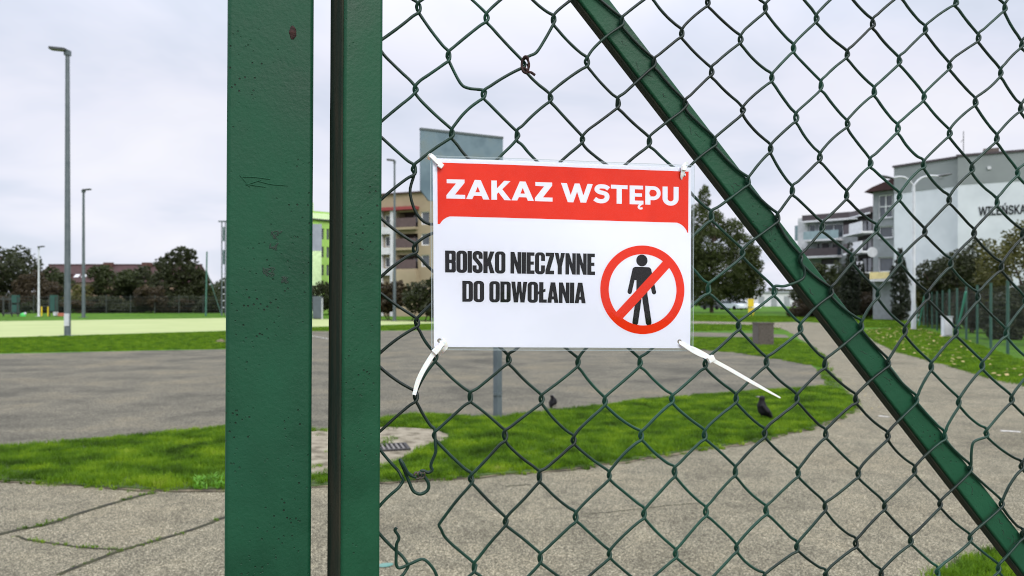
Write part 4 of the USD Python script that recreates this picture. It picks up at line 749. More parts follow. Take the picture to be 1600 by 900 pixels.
# ------------------------------------------------------------------ trees and shrubs
def leaf_cloud(lobes, n, size, seed, droop=0.0, gap=0.0):
    """leaf-sized faces through the volume of several lobes (centre, radii)"""
    r = np.random.default_rng(seed); vol = np.array([np.prod(l[1]) ** 0.72 for l in lobes]); vol /= vol.sum(); C = []
    for (c, rad), k in zip(lobes, (vol * n).astype(int)):
        d = r.normal(size=(k, 3)); d /= np.linalg.norm(d, axis=1, keepdims=True); rr = r.uniform(0.35, 1.0, k) ** 0.55
        p = np.asarray(c) + d * rr[:, None] * np.asarray(rad)
        keep = meshkit.fbm(p / (np.mean(rad) * 0.42) + seed, 3, seed) > 0.385 + gap + 0.19 * (rr - 0.5); C.append(p[keep])
    C = np.vstack(C); k = len(C); u = r.normal(size=(k, 3)); u[:, 2] = u[:, 2] * 0.6 - droop; u /= np.linalg.norm(u, axis=1, keepdims=True)
    w = np.cross(u, r.normal(size=(k, 3))); w /= np.linalg.norm(w, axis=1, keepdims=True); s = size * r.uniform(0.55, 1.35, k)[:, None]; nn = np.cross(u, w) * s * 0.18
    v = np.stack([C - u * s / 2, C + w * s * 0.32 + nn, C + u * s / 2, C - w * s * 0.32 + nn], 1).reshape(-1, 3); i = np.arange(k) * 4
    return trimesh.Trimesh(v, np.vstack([np.stack([i, i + 1, i + 2], 1), np.stack([i, i + 2, i + 3], 1)]), process=False)
def lobes_for(c, rx, rz, k, seed, ry=None):
    r = np.random.default_rng(seed); ry = ry or rx; out = [(np.array(c), np.array([rx * .70, ry * .70, rz * .76]))]
    for _ in range(k):
        a, t = r.uniform(0, 2 * np.pi), r.uniform(-.85, 0.9); q = math.sqrt(1 - t * t) * 0.68
        out.append((np.array(c) + (rx * q * 1.1 * math.cos(a), ry * q * 1.1 * math.sin(a), rz * t * 0.78), np.array([rx, ry, rz]) * r.uniform(.24, .44)))
    return out
def tree(name, label, catn, x0, x1, top, y, m, n=5200, size=0.3, seed=1, base=None, trunk=True, k=13, group=None, droop=0.0, low=None, lobes=None):
    """a tree or shrub filling columns x0..x1 of the photograph up to row top, standing at distance y"""
    px = (x0 + x1) / 2 if base is None else base; b = gpt(px, y); w = (x1 - x0) / F * y; zt = EYE + (HOR - top) / F * y; zl = b[2] + (0.12 * (zt - b[2]) if low is None else low)
    t = thing(name, label, catn, b, group); c = np.array([((x0 + x1) / 2 - 800) / F * y, y, (zt + zl) / 2])
    lb = lobes_for(c, w / 2, (zt - zl) / 2, k, seed) if lobes is None else [(at(lx, ly, y + ldy), np.array([lrx, (lrx + lrz) / 2, lrz]) * y / F) for lx, ly, lrx, lrz, ldy in lobes]
    r = np.random.default_rng(seed + 99); h = zt - b[2]; R0 = max((0.016 if droop else 0.03) * h, 0.05)
    if trunk:
        tip = c + (0, 0, (zt - zl) * 0.25); mid = (b + tip) / 2 + (r.normal() * .03 * h, 0, 0); part(t, 'trunk', tube(spline([b, mid, tip], 5), np.linspace(R0, R0 * .3, 11), 8), M['bark'], smooth=True)
        br = []
        for q, rad in lb[1:9]:
            s = b + (tip - b) * r.uniform(.3, .75); br.append(tube(spline([s, (s + q) / 2 + (0, 0, h * .02), q], 4), np.linspace(R0 * .4, R0 * .12, 9), 5))
        if br: part(t, 'branch', cat_(br), M['bark'], smooth=True)
    else:
        st = [tube([b + (r.normal() * w * .12, r.normal() * w * .1, 0), c + (r.normal() * w * .2, r.normal() * w * .2, h * .1)], [R0 * .5, R0 * .2], 5) for _ in range(5)]
        part(t, 'stem', cat_(st), M['bark'])
    part(t, 'crown' if trunk else 'foliage', leaf_cloud(lb, n, size, seed, droop, -0.02 if droop else 0.0), m)
    return t
tg, sgp = 'trees beyond the pitch', 'shrubs beyond the pitch'
tree('broad_tree', 'tall dark tree at the left edge of the picture', 'tree', -60, 62, 373, 100, M['dark_leaves'], 11000, 0.42, 3, group=tg, k=18, low=1.0)
tree('shrub', 'brownish shrub between the left edge tree and the short pale lamp', 'shrub', 26, 92, 424, 97, M['brown_leaves'], 5500, 0.34, 4, trunk=False, group=sgp, low=0.2)
tree('shrub', 'dull green shrub behind the tallest pole', 'shrub', 58, 118, 418, 103, M['green_leaves'], 5000, 0.36, 5, trunk=False, group=sgp, low=0.2)
tree('shrub', 'light green low shrub between the two grey poles', 'shrub', 98, 152, 446, 98, M['olive_leaves'], 4200, 0.34, 6, trunk=False, group=sgp, low=0.1)
tree('broad_tree', 'round dark tree right of the second grey pole', 'tree', 134, 218, 416, 100, M['green_leaves'], 8000, 0.36, 7, group=tg, low=1.2)
tree('shrub', 'brown green shrub under the red roof', 'shrub', 188, 264, 411, 104, M['dark_leaves'], 6500, 0.36, 8, trunk=False, group=sgp, low=.2)
tree('broad_tree', 'tall dark ragged tree with a stepped crown left of the gate post', 'tree', 236, 330, 381, 99, M['dark_leaves'], 13000, 0.40, 9, group=tg,
     lobes=[(283, 398, 17, 14, 0), (270, 402, 14, 10, 1), (297, 396, 10, 8, 0), (256, 414, 16, 12, 0), (300, 408, 12, 9, 1), (278, 425, 34, 22, 0), (300, 438, 24, 26, 1), (262, 448, 30, 30, -1), (306, 462, 22, 24, 0), (285, 465, 34, 22, 0), (250, 470, 22, 18, 0), (312, 440, 14, 18, 0)])
tree('shrub', 'round grey green bush before the dark ragged tree', 'shrub', 212, 262, 443, 93.5, M['brown_leaves'], 5200, 0.3, 10, trunk=False, group=sgp, low=.05)
tree('shrub', 'low dark bush right of the ragged tree', 'shrub', 304, 350, 440, 100, M['green_leaves'], 4200, 0.34, 11, trunk=False, group=sgp, low=.1)
tree('pale_tree', 'far pale green tree beside the mast', 'tree', 322, 372, 432, 170, M['green_leaves'], 3200, 0.6, 12, group=tg)
tree('shrub', 'low hedge bush at the foot of the round dark tree', 'shrub', 120, 214, 462, 96, M['dark_leaves'], 5000, 0.3, 13, trunk=False, group=sgp, low=.02)
tree('shrub', 'dark thicket at the foot of the left edge tree', 'shrub', -70, 40, 452, 98, M['dark_leaves'], 5500, 0.3, 131, trunk=False, group=sgp, low=.02)
tree('shrub', 'dark thicket below the brown green shrub', 'shrub', 236, 330, 458, 97, M['dark_leaves'], 5500, 0.3, 132, trunk=False, group=sgp, low=.02)
tree('shrub', 'dark bush seen in the slot under the lime green flats', 'shrub', 470, 545, 436, 84, M['dark_leaves'], 5600, 0.3, 14, trunk=False, group=sgp, low=.05)
tree('shrub', 'dark bush at the left foot of the beige flats', 'shrub', 560, 636, 432, 62, M['brown_leaves'], 5600, 0.32, 15, trunk=False, group=sgp, low=.05)
tree('shrub', 'dark bush at the right foot of the beige flats', 'shrub', 626, 720, 426, 60, M['dark_leaves'], 6000, 0.32, 16, trunk=False, group=sgp, low=.05)
tree('birch_tree', 'tall drooping birch just right of the sign', 'tree', 1040, 1197, 292, 96, M['birch_leaves'], 46000, 0.30, 17, base=1112, droop=0.9,
     lobes=[(1101, 310, 10, 22, 0), (1092, 345, 20, 28, 0), (1118, 350, 16, 24, 1), (1146, 362, 20, 22, 0), (1110, 385, 44, 34, 0), (1160, 395, 26, 32, 0), (1175, 410, 18, 30, 0), (1075, 400, 34, 40, 1), (1120, 425, 50, 34, 0), (1165, 432, 22, 28, 1), (1090, 445, 40, 26, 0), (1140, 445, 34, 22, 0), (1060, 440, 30, 26, 0), (1100, 462, 34, 17, -1), (1150, 458, 32, 16, 1), (1178, 446, 18, 22, 0)])
tree('shrub', 'dark hedge left of the slanting brace near the far path', 'shrub', 1232, 1312, 440, 76, M['dark_leaves'], 6400, 0.26, 18, trunk=False, low=.02)
tree('shrub', 'brown green shrub at the foot of the dark balcony flats', 'shrub', 1262, 1322, 405, 82, M['green_leaves'], 5000, 0.3, 19, trunk=False, low=.05)
tree('shrub', 'dark shrub between the two slim thujas', 'shrub', 1334, 1396, 417, 72, M['dark_leaves'], 5200, 0.26, 20, trunk=False, low=.02)
def thuja(label, x0, x1, top, y, seed):
    b = gpt((x0 + x1) / 2, y); w = (x1 - x0) / F * y / 2; h = EYE + (HOR - top) / F * y - b[2]; t = thing('thuja', label, 'tree', b, 'slim thujas')
    part(t, 'trunk', cyl(b, b + (0, 0, h * .8), .08, .03), M['bark']); r = np.random.default_rng(seed)
    lb = [(b + (0, 0, h * f), np.array([w * g, w * g, h * .13])) for f, g in ((.1, .86), (.22, 1.0), (.36, 1.0), (.5, .92), (.63, .78), (.75, .58), (.86, .34))] + [(b + (r.normal() * w * .6, r.normal() * w * .6, h * r.uniform(.1, .65)), np.array([w * .4, w * .4, h * .1])) for _ in range(6)]
    part(t, 'crown', leaf_cloud(lb, 7000, 0.2, seed, -0.8), M['thuja_leaves'])
thuja('broad slim thuja in front of the dark balcony flats', 1312, 1345, 376, 66, 21)
thuja('slim dark thuja left of the white street lamp', 1392, 1421, 384, 60, 22)
tree('shrub', 'big brown green shrub behind the fence under the street sign', 'shrub', 1436, 1560, 372, 44, M['dark_leaves'], 14000, 0.2, 23, trunk=False, k=16, low=.1)
tree('shrub', 'yellowing tall shrub at the right edge behind the fence', 'shrub', 1532, 1700, 336, 36, M['olive_leaves'], 16000, 0.17, 24, trunk=False, k=18, low=.1)
tree('shrub', 'lower shrub by the lamp behind the fence', 'shrub', 1428, 1478, 430, 50, M['olive_leaves'], 5000, 0.2, 25, trunk=False, low=.05)
for kx_, (x0, x1, tp_, yy) in enumerate([(1448, 1500, 452, 46), (1490, 1548, 446, 38), (1535, 1610, 440, 31), (1590, 1700, 430, 26)]):
    tree('hedge_bush', ['low hedge bush at the far end of the green fence', 'low hedge bush behind the middle of the green fence', 'low hedge bush behind the near fence posts', 'low hedge bush at the right edge behind the fence'][kx_], 'hedge', x0, x1, tp_, yy, M['brown_leaves'] if kx_ % 2 else M['dark_leaves'], 13000, 0.15, 50 + kx_, trunk=False, low=-0.2, group='hedge behind the green fence')
tree('pale_tree', 'small far tree seen beneath the brace beyond the cars', 'tree', 1196, 1226, 447, 210, M['dark_leaves'], 1800, 0.7, 26)
tree('pale_tree', 'small far tree at the end of the path', 'tree', 1222, 1262, 452, 190, M['green_leaves'], 2200, 0.7, 27)
for kx_, (x0, x1, tp_, l) in enumerate([(-300, -90, 425, 'left of the frame'), (395, 490, 448, 'behind the gate post'), (720, 900, 440, 'left half behind the sign'), (880, 1060, 436, 'right half behind the sign')]):
    tree('far_thicket', f'far dark thicket {l}', 'thicket', x0, x1, tp_, 120, M['dark_leaves'], 7000, 0.5, 70 + kx_, trunk=False, low=.02)

hgp = 'low dark hedge bushes closing off the lawns'
for k, (x0, x1, tp_, yy, l) in enumerate([(-40, 48, 464, 95, 'behind the left climbing frame'), (40, 112, 466, 95, 'between the two climbing frames'), (104, 180, 466, 95, 'behind the second grey pole'), (172, 246, 468, 95, 'left of the round grey green bush'), (238, 306, 466, 95, 'under the dark ragged tree'), (298, 366, 463, 95, 'behind the thin net post'),
      (1226, 1290, 462, 73, 'left of the slanting brace at the path end'), (1276, 1340, 452, 71, 'right of the brace at the path end'), (1330, 1400, 446, 69, 'between the slim thujas'), (1384, 1440, 456, 64, 'at the foot of the white street lamp')]):
    tree('hedge_bush', 'low dark hedge bush ' + l, 'hedge', x0, x1, tp_, yy, M['dark_leaves'] if k % 2 else M['brown_leaves'], 6500, 0.28 if x0 < 900 else 0.2, 300 + k, trunk=False, low=-0.25, group=hgp)
q = G(345, 536); cl_ = trimesh.creation.icosphere(3, 1.0); cl_.vertices *= (1 + 0.5 * (meshkit.fbm(cl_.vertices * 2.0, 3, 8)[:, None] - .5)); cl_.vertices *= (0.17, 0.15, 0.11); cl_.apply_translation((q[0], q[1], 0.03)); single('earth_clod', cl_, M['dirt'], 'small dark earth clod on the grass strip beside the post', 'clod', smooth=True)
# ------------------------------------------------------------------ buildings
def wall_frame(p0, p1):
    p0, p1 = np.array([*p0[:2], 0.0]), np.array([*p1[:2], 0.0]); L_ = np.linalg.norm(p1 - p0); u = (p1 - p0) / L_; n = np.array([u[1], -u[0], 0]); return p0, u, n, L_
def wbox(fr, s0, s1, z0, z1, d0, d1):
    p0, u, n, _ = fr; m = box(s0, s1, -d1, -d0, z0, z1); T = np.eye(4); T[:3, 0] = u; T[:3, 1] = -n; T[:3, 3] = p0; m.apply_transform(T); return m
def facade(fr, z0, z1, openings, th_=0.3, s0=0.0, s1=None):
    """a wall with real openings"""
    s1 = fr[3] if s1 is None else s1; g = sg.box(s0, z0, s1, z1)
    for o in openings: g = g.difference(sg.box(*o))
    ms_ = []
    for q in polys(g):
        m = trimesh.creation.extrude_polygon(q, th_, engine='earcut'); v = m.vertices.copy(); p0, u, n, _ = fr
        m.vertices = p0 + u * v[:, 0:1] + np.array([0, 0, 1.0]) * v[:, 1:2] - n * v[:, 2:3]; m.fix_normals(); ms_.append(m)
    return cat_(ms_)
def window(t, fr, o, mframe, mull=(1, 0), sill=None):
    s0, z0, s1, z1 = o; w = part(t, 'window', cat_([wbox(fr, s0, s1, z0, z0 + .07, -.16, -.1), wbox(fr, s0, s1, z1 - .07, z1, -.16, -.1), wbox(fr, s0, s0 + .07, z0 + .07, z1 - .07, -.16, -.1), wbox(fr, s1 - .07, s1, z0 + .07, z1 - .07, -.16, -.1)]
        + [wbox(fr, s0 + (s1 - s0) * (k + 1) / (mull[0] + 1) - .04, s0 + (s1 - s0) * (k + 1) / (mull[0] + 1) + .04, z0 + .07, z1 - .07, -.155, -.105) for k in range(mull[0])]
        + [wbox(fr, s0 + .07, s1 - .07, z0 + (z1 - z0) * .5 - .04, z0 + (z1 - z0) * .5 + .04, -.158, -.102) for k in range(mull[1])]), mframe)
    part(w, 'pane', wbox(fr, s0, s1, z0, z1, -.20, -.17), M['glass'])
    if sill: part(w, 'sill', wbox(fr, s0 - .05, s1 + .05, z0 - .06, z0 - .002, -.09, .08), sill)
def body_box(fr, z0, z1, depth, s0=0.0, s1=None): return wbox(fr, s0 + .005, (fr[3] if s1 is None else s1) - .005, z0, z1, -depth, -.32)
def XY(px, y): return ((px - 800) / F * y, y)
def Z(py, y): return EYE + (HOR - py) / F * y
M['grey_wall'] = noise_mat('white_grey_render', (0.44, 0.475, 0.50), (0.52, 0.555, 0.58), 0.5, 0.85, bump=0.1, bscale=6)
M['band_wall'] = noise_mat('grey_render_band', (0.17, 0.19, 0.19), (0.20, 0.222, 0.22), 0.5, 0.85)
M['dark_red'] = noise_mat('dark_red_tiles', (0.026, 0.009, 0.009), (0.042, 0.014, 0.013), 1.5, 0.8)
M['dark_clad'] = plain('dark_cladding', (0.045, 0.035, 0.04), 0.7)
M['mid_grey'] = plain('mid_grey_render', (0.21, 0.23, 0.24), 0.8)
M['balcony_glass'] = plain('balcony_glass', (0.19, 0.26, 0.28), 0.25)
M['white_rend'] = plain('white_render', (0.46, 0.47, 0.49), 0.8)
# right: grey gable walls with the street name
bs = XY(1397, 62)
bg_ = thing('grey_flats', 'large grey white block of flats at the right with black street name lettering', 'building', (bs[0], bs[1], gh(62)))
f1, f2 = wall_frame(XY(1397, 62), XY(1497, 57.9)), wall_frame(XY(1496.5, 57.6), XY(1720, 53.5))
zt1, zt2 = Z(262, 62), Z(245, 57.6); zb1, zb2 = Z(303, 62), Z(289, 57.6)
part(bg_, 'wall', wbox(f1, 0, f1[3], 0, zb1, -9, 0), M['grey_wall']); part(bg_, 'wall_band', wbox(f1, 0, f1[3], zb1 + .001, zt1, -9, 0.02), M['band_wall'], label='darker grey band under the left roof edge'); part(bg_, 'roof_edge', wbox(f1, -.1, f1[3], zt1 + .001, zt1 + .16, -9.1, .1), M['dark_clad'])
part(bg_, 'wall', wbox(f2, 0, f2[3], 0, zb2, -10, 0), M['grey_wall']); part(bg_, 'wall_band', wbox(f2, 0, f2[3], zb2 + .001, zt2, -10, 0.02), M['band_wall'], label='darker grey band above the street name'); part(bg_, 'roof_edge', wbox(f2, -.1, f2[3], zt2 + .001, zt2 + .16, -10.1, .1), M['dark_clad'])
part(bg_, 'chimney', wbox(f2, 1.7, 2.7, zt2 + .161, zt2 + .62, -2.2, -1.0), plain('chimney_brown', (0.08, 0.06, 0.05)))
part(bg_, 'antenna', cat_([cyl(at(1505.5, 245, 59), at(1505.5, 205, 59), .03, n=5), cyl(at(1501, 222, 59), at(1506, 217, 59), .02, n=4)]), M['lamp_grey'])
for fr, s, z in ((f1, 3.6, Z(278, 59)), (f2, 1.9, Z(266, 57))): part(bg_, 'wall_light', wbox(fr, s, s + .22, z, z + .22, .021, .09), M['white_rend'])
txt = meshkit.text_mesh('WILEŃSKA', 0.63, 0.03, bold=True); v = txt.vertices.copy(); v[:, 0] *= 2.95 / v[:, 0].max()
p0, u, n, _ = f2; sx = 1.33; txt.vertices = p0 + u * (v[:, :1] + sx) + np.array([0, 0, 1.0]) * (v[:, 1:2] + Z(337, 57.0)) + n * (v[:, 2:] + .004); part(bg_, 'street_name', txt, M['black'], label='black street name lettering WILEŃSKA')
# stair tower with red roof
f3 = wall_frame(XY(1364, 64.5), XY(1397.5, 63.2)); W3 = f3[3]
k3 = lambda px: (px - 1364) / (1397.5 - 1364) * W3
ops = [(k3(1372.5), Z(341, 64), k3(1394.5), Z(305, 64)), (k3(1373), Z(372, 64), k3(1395), Z(354, 64)), (k3(1372.5), Z(425, 64), k3(1396), Z(402, 64))]
tw = thing('stair_tower', 'narrow grey tower with red eaves and tall window joining the grey flats', 'building', (*XY(1364, 64.5), gh(64)))
part(tw, 'wall', facade(f3, 0, Z(299, 64), ops), M['mid_grey']); part(tw, 'core', body_box(f3, 0, Z(299.2, 64), 6), M['mid_grey'])
for k, o in enumerate(ops): window(tw, f3, o, M['win_frame'], mull=((1, 1), (0, 0), (0, 0))[k], sill=M['white_rend'])
rp = trimesh.creation.extrude_polygon(sg.Polygon([(-.55, 0), (W3 + .2, .0), (W3 + .2, .95), (.1, .35)]), 7.0, engine='earcut'); v = rp.vertices.copy(); p0, u, n, _ = f3
rp.vertices = p0 + u * v[:, :1] + np.array([0, 0, 1.0]) * (v[:, 1:2] + Z(298.9, 64)) + n * (0.5 - v[:, 2:]); rp.fix_normals(); part(tw, 'roof', rp, M['dark_red'])
o = (k3(1366), Z(440, 64), k3(1397), Z(425.5, 64)); M['cream'] = plain('cream_balcony', (0.62, 0.52, 0.25), 0.7)
bal = part(tw, 'balcony', wbox(f3, o[0], o[2], o[1], o[1] + .18, .002, .9), M['white_rend'])
for k in range(9):
    s = o[0] + (o[2] - o[0]) * k / 9; part(bal, 'slat', wbox(f3, s, s + (o[2] - o[0]) / 9 - .03, o[1] + .2, o[3], .8, .86), M['cream'])
dsh = trimesh.creation.cylinder(0.42, 0.06, sections=20); dsh.apply_transform(trimesh.transformations.rotation_matrix(np.pi / 2, (1, 0, 0))); dsh.apply_translation(at(1363, 394, 63.4)); part(tw, 'satellite_dish', dsh, M['white_rend'], smooth=30)
# dark balcony flats
f4 = wall_frame(XY(1262, 92), XY(1341, 88)); f5 = wall_frame(XY(1340, 84.5), XY(1368, 80))
W4, W5 = f4[3], f5[3]; k4 = lambda px: (px - 1262) / 79 * W4; z9 = lambda py: Z(py, 90); z8 = lambda py: Z(py, 82)
bf = thing('balcony_flats', 'low block of flats with dark balconies behind the thujas', 'building', (*XY(1262, 92), gh(92)))
ops4 = [(k4(1264), z9(372), k4(1274), z9(348)), (k4(1279), z9(372), k4(1283.5), z9(350)), (k4(1288), z9(372), k4(1318), z9(350)), (k4(1276), z9(400), k4(1281), z9(378)), (k4(1283), z9(400), k4(1297), z9(378)), (k4(1300), z9(400), k4(1316), z9(380)), (k4(1284), z9(428), k4(1312), z9(404))]
part(bf, 'wall', facade(f4, 0, z9(343), ops4), M['mid_grey']); part(bf, 'core', body_box(f4, 0, z9(343.2), 10), M['dark_clad'])
for k, o in enumerate(ops4): window(bf, f4, o, M['win_frame'] if k != 6 else M['dark_clad'], mull=(1 if o[2] - o[0] > 1.2 else 0, 0))
part(bf, 'roof', wbox(f4, -.4, W4 + .3, z9(342.8), z9(334), -10, .7), M['dark_clad']); part(bf, 'roof_edge', wbox(f4, -.45, W4 + .3, z9(346), z9(343), .002, .8), M['white_rend'])
part(bf, 'side_wing', wbox(f4, -1.25, -.02, 0, z9(337), -8, -.1), M['white_rend']); part(bf, 'side_bay', wbox(f4, -1.75, -1.26, z9(372), z9(348), -3, -.4), M['balcony_glass'])
part(bf, 'dark_panel', wbox(f4, k4(1318.5), W4 - .01, z9(362), z9(346.5), .004, .07), M['dark_clad'])
for nm, x0, x1, y0, y1, mm in (('balcony', 1263, 1318, 374, 361, M['balcony_glass']), ('balcony', 1262, 1316, 400, 388, M['dark_clad']), ('balcony', 1299, 1317, 427, 414, M['white_rend'])):
    bb = part(bf, nm, wbox(f4, k4(x0), k4(x1), z9(y0 + 3), z9(y0), .002, 1.5), M['white_rend']); part(bb, 'balustrade', wbox(f4, k4(x0), k4(x1), z9(y0) + .002, z9(y1), 1.38, 1.46), mm)
k5 = lambda px: (px - 1340) / 28 * W5
ops5 = [(k5(1344), z8(362), k5(1362), z8(342)), (k5(1344), z8(392), k5(1362), z8(372)), (k5(1344), z8(424), k5(1362), z8(402))]
part(bf, 'wall', facade(f5, 0, z8(336), ops5), M['dark_clad']); part(bf, 'core', body_box(f5, 0, z8(336.2), 6), M['dark_clad'])
for o in ops5: window(bf, f5, o, M['dark_clad'])
part(bf, 'roof', wbox(f5, -.3, W5 + .6, z8(335.8), z8(327), -6, .8), M['dark_clad']); part(bf, 'roof_edge', wbox(f5, -.3, W5 + .6, z8(338), z8(335.9), .81, .95), M['white_rend'])
for y0, y1 in ((364, 349), (394, 379), (426, 410)):
    bb = part(bf, 'balcony', wbox(f5, 0, W5 + .4, z8(y0 + 3), z8(y0), .002, 1.6), M['white_rend']); part(bb, 'balustrade', wbox(f5, k5(1350), W5 + .4, z8(y0) + .002, z8(y1), 1.5, 1.58), M['white_rend']); part(bb, 'screen', wbox(f5, 0, k5(1349.8), z8(y0) + .002, z8(y1), 1.5, 1.56), M['dark_clad'])
# beige flats left of the sign
f6 = wall_frame(XY(560, 79), XY(850, 71)); W6 = f6[3]
def k6(px):
    p0, u, n, _ = f6; xn = (px - 800) / F; s = (xn * p0[1] - p0[0]) / (u[0] - xn * u[1]); return s
def y6(px): return f6[0][1] + f6[1][1] * k6(px)
zz6 = lambda py: Z(py, y6(640))
M['beige'] = noise_mat('beige_render', (0.235, 0.192, 0.125), (0.29, 0.24, 0.16), 0.4, 0.9); M['red_trim'] = plain('red_trim', (0.20, 0.03, 0.03), 0.7); M['loggia'] = plain('loggia_dark', (0.075, 0.05, 0.05), 0.8)
bd_ = thing('beige_flats', 'beige four storey flats with dark loggias left of the sign', 'building', (*XY(560, 79), gh(79)))
flo = [(344, 370), (376, 402), (408, 434)]
flo = [(331, 353), (365, 385), (398, 418)]
ops6 = [(k6(620), zz6(b_ + 2), k6(653), zz6(a_)) for a_, b_ in flo] + [(k6(658), zz6(b_ - 1), k6(671), zz6(a_ + 1)) for a_, b_ in flo] + [(k6(601), zz6(b_ - 1), k6(611), zz6(a_ + 3)) for a_, b_ in flo] + [(k6(x_), zz6(b_ - 2), k6(x_ + 14), zz6(a_ + 3)) for a_, b_ in flo for x_ in (568, 700, 740, 780, 820)]
part(bd_, 'wall', facade(f6, 0, zz6(302), ops6), M['beige']); part(bd_, 'core', wbox(f6, .01, W6 - .01, 0, zz6(302.2), -10, -1.6), M['loggia'])
for o in ops6[3:]: window(bd_, f6, o, M['win_frame'], mull=(0, 0))
for o in ops6[:3]:
    lo = part(bd_, 'loggia', cat_([wbox(f6, o[0], o[2], o[1] - .25, o[1] - .02, -1.5, .5), wbox(f6, o[0], o[0] + .1, o[1], o[3], -1.5, -.31), wbox(f6, o[2] - .1, o[2], o[1], o[3], -1.5, -.31)]), M['beige'])
    part(lo, 'balustrade', wbox(f6, o[0], o[2], o[1], o[1] + .9, .4, .46), M['loggia']); w0 = o[0] + (o[2] - o[0]) * .5
    part(lo, 'door', wbox(f6, w0, w0 + .9, o[1], o[3] - .3, -1.56, -1.5), M['glass']); part(lo, 'door_frame', cat_([wbox(f6, w0 - .08, w0 - .002, o[1], o[3] - .2, -1.58, -1.45), wbox(f6, w0 + .902, w0 + .98, o[1], o[3] - .2, -1.58, -1.45)]), M['win_frame'])
for a_, b_ in flo: part(bd_, 'parapet', wbox(f6, k6(596), k6(617), zz6(b_ + 12), zz6(b_ + 1), .002, .5), M['white_rend'])
part(bd_, 'pilaster', wbox(f6, k6(596), k6(599.5), 0, zz6(327), .002, .55), M['white_rend']); part(bd_, 'pilaster', wbox(f6, k6(614), k6(618.5), 0, zz6(327), .002, .55), M['white_rend'])
part(bd_, 'red_cornice', wbox(f6, k6(585), k6(655), zz6(328.5), zz6(323.5), .002, .75), M['red_trim']); part(bd_, 'roof_edge', wbox(f6, -.2, W6 + .2, zz6(301.8), zz6(300), -10, .25), M['loggia'])
part(bd_, 'ground_bay', wbox(f6, k6(618.6), k6(655), gh(75), zz6(424), .002, .6), M['beige'])
# lime green flats in the slot
f7 = wall_frame(XY(452, 100), XY(602, 88)); W7 = f7[3]
def k7(px):
    p0, u, n, _ = f7; xn = (px - 800) / F; return (xn * p0[1] - p0[0]) / (u[0] - xn * u[1])
f7 = wall_frame(XY(452, 88), XY(600, 97)); W7 = f7[3]; y7 = f7[0][1] + f7[1][1] * k7(505); z7 = lambda py: Z(py, y7)
M['lime'] = noise_mat('lime_render', (0.22, 0.39, 0.07), (0.26, 0.43, 0.10), 0.4, 0.85); M['pale_lime'] = plain('pale_lime_render', (0.50, 0.66, 0.36), 0.85)
gf = thing('lime_flats', 'lime green block of flats seen in the slot between post and gate', 'building', (*XY(452, 88), gh(88)))
ops7 = [(k7(x_), z7(y_ + 9), k7(x_ + 4.6), z7(y_ - 8)) for x_ in (501.5, 510.3, 530, 540, 560, 572) for y_ in (365, 393.5, 421.5)]
part(gf, 'wall', facade(f7, 0, z7(343), ops7), M['lime']); part(gf, 'core', body_box(f7, 0, z7(343.2), 10), M['lime'])
for o in ops7: window(gf, f7, o, plain('window_frame_dark', (0.1, 0.12, 0.08)) if o is ops7[0] else '/World/Looks/window_frame_dark', mull=(0, 0))
part(gf, 'cornice', wbox(f7, -.2, W7 + .2, z7(342.8), z7(334), -10, .2), M['pale_lime']); part(gf, 'roof_edge', wbox(f7, -.3, W7 + .3, z7(344.5), z7(343.1), .002, .35), M['lamp_grey']); part(gf, 'parapet', wbox(f7, -.1, W7 + .1, z7(333.9), z7(331), -9.5, .1), M['lime'])
part(gf, 'chimney', wbox(f7, k7(489), k7(493.5), z7(330.8), z7(317), -2, -.6), M['lime'])
part(gf, 'stair_bay', wbox(f7, k7(470), k7(499), 0, z7(352), .002, .5), M['pale_lime'])
# long red-roofed building behind the left trees
hy = 150.0; hb = thing('red_roof_house', 'long low building with a dark red roof behind the left trees', 'building', gpt(180, hy + 6))
x0, x1 = at(48, 0, hy)[0], at(296, 0, hy)[0]; ze, zr = Z(441, hy), Z(414, hy + 6)
part(hb, 'wall', box(x0 + .6, x1 - .6, hy + .6, hy + 11.4, 0, ze - .01), plain('house_wall', (0.22, 0.15, 0.11)))
rp = trimesh.creation.extrude_polygon(sg.Polygon([(0, ze), (6, zr), (12, ze)]), x1 - x0, engine='earcut'); v = rp.vertices.copy(); rp.vertices = np.column_stack([x0 + v[:, 2], hy + v[:, 0], v[:, 1]]); rp.fix_normals(); rf = part(hb, 'roof', rp, M['dark_red'])
part(rf, 'ridge', box(x0 - .1, x1 + .1, hy + 5.85, hy + 6.15, zr - .05, zr + .18), plain('ridge_dark', (0.03, 0.012, 0.012)))
sl_ = (zr - ze) / 6
def on_roof(px, py, w, h, dz):   # a flat piece lying on the front slope
    X = at(px, 0, hy + 3)[0]; t = (Z(py, hy + 3) - ze) / (zr - ze) * 6; t = min(max(t, .6), 5.4); m = box(-w / 2, w / 2, -h / 2, h / 2, dz, dz + .12); m.apply_transform(trimesh.transformations.rotation_matrix(math.atan(sl_), (1, 0, 0))); m.apply_translation((X, hy + t, ze + t * sl_)); return m
for px in (125, 136.5): part(rf, 'skylight', on_roof(px, 432, 0.85, 1.1, .03), M['white_rend'])
M['brick_red'] = plain('dormer_brick', (0.06, 0.022, 0.016), 0.8)
for px in (102, 158, 198, 245): 
    X = at(px, 0, hy + 2)[0]; d_ = part(rf, 'dormer', box(X - 1.0, X + 1.0, hy + 1.5, hy + 4.5, ze + .8, ze + 1.5), M['brick_red']); part(d_, 'dormer_roof', box(X - 1.2, X + 1.2, hy + 1.3, hy + 5, ze + 1.502, ze + 1.7), M['dark_red'])
for px in (172, 232): X = at(px, 0, hy + 6)[0]; part(rf, 'chimney', box(X - .9, X + .9, hy + 5, hy + 5.8, zr - .5, zr + .45), M['brick_red'])
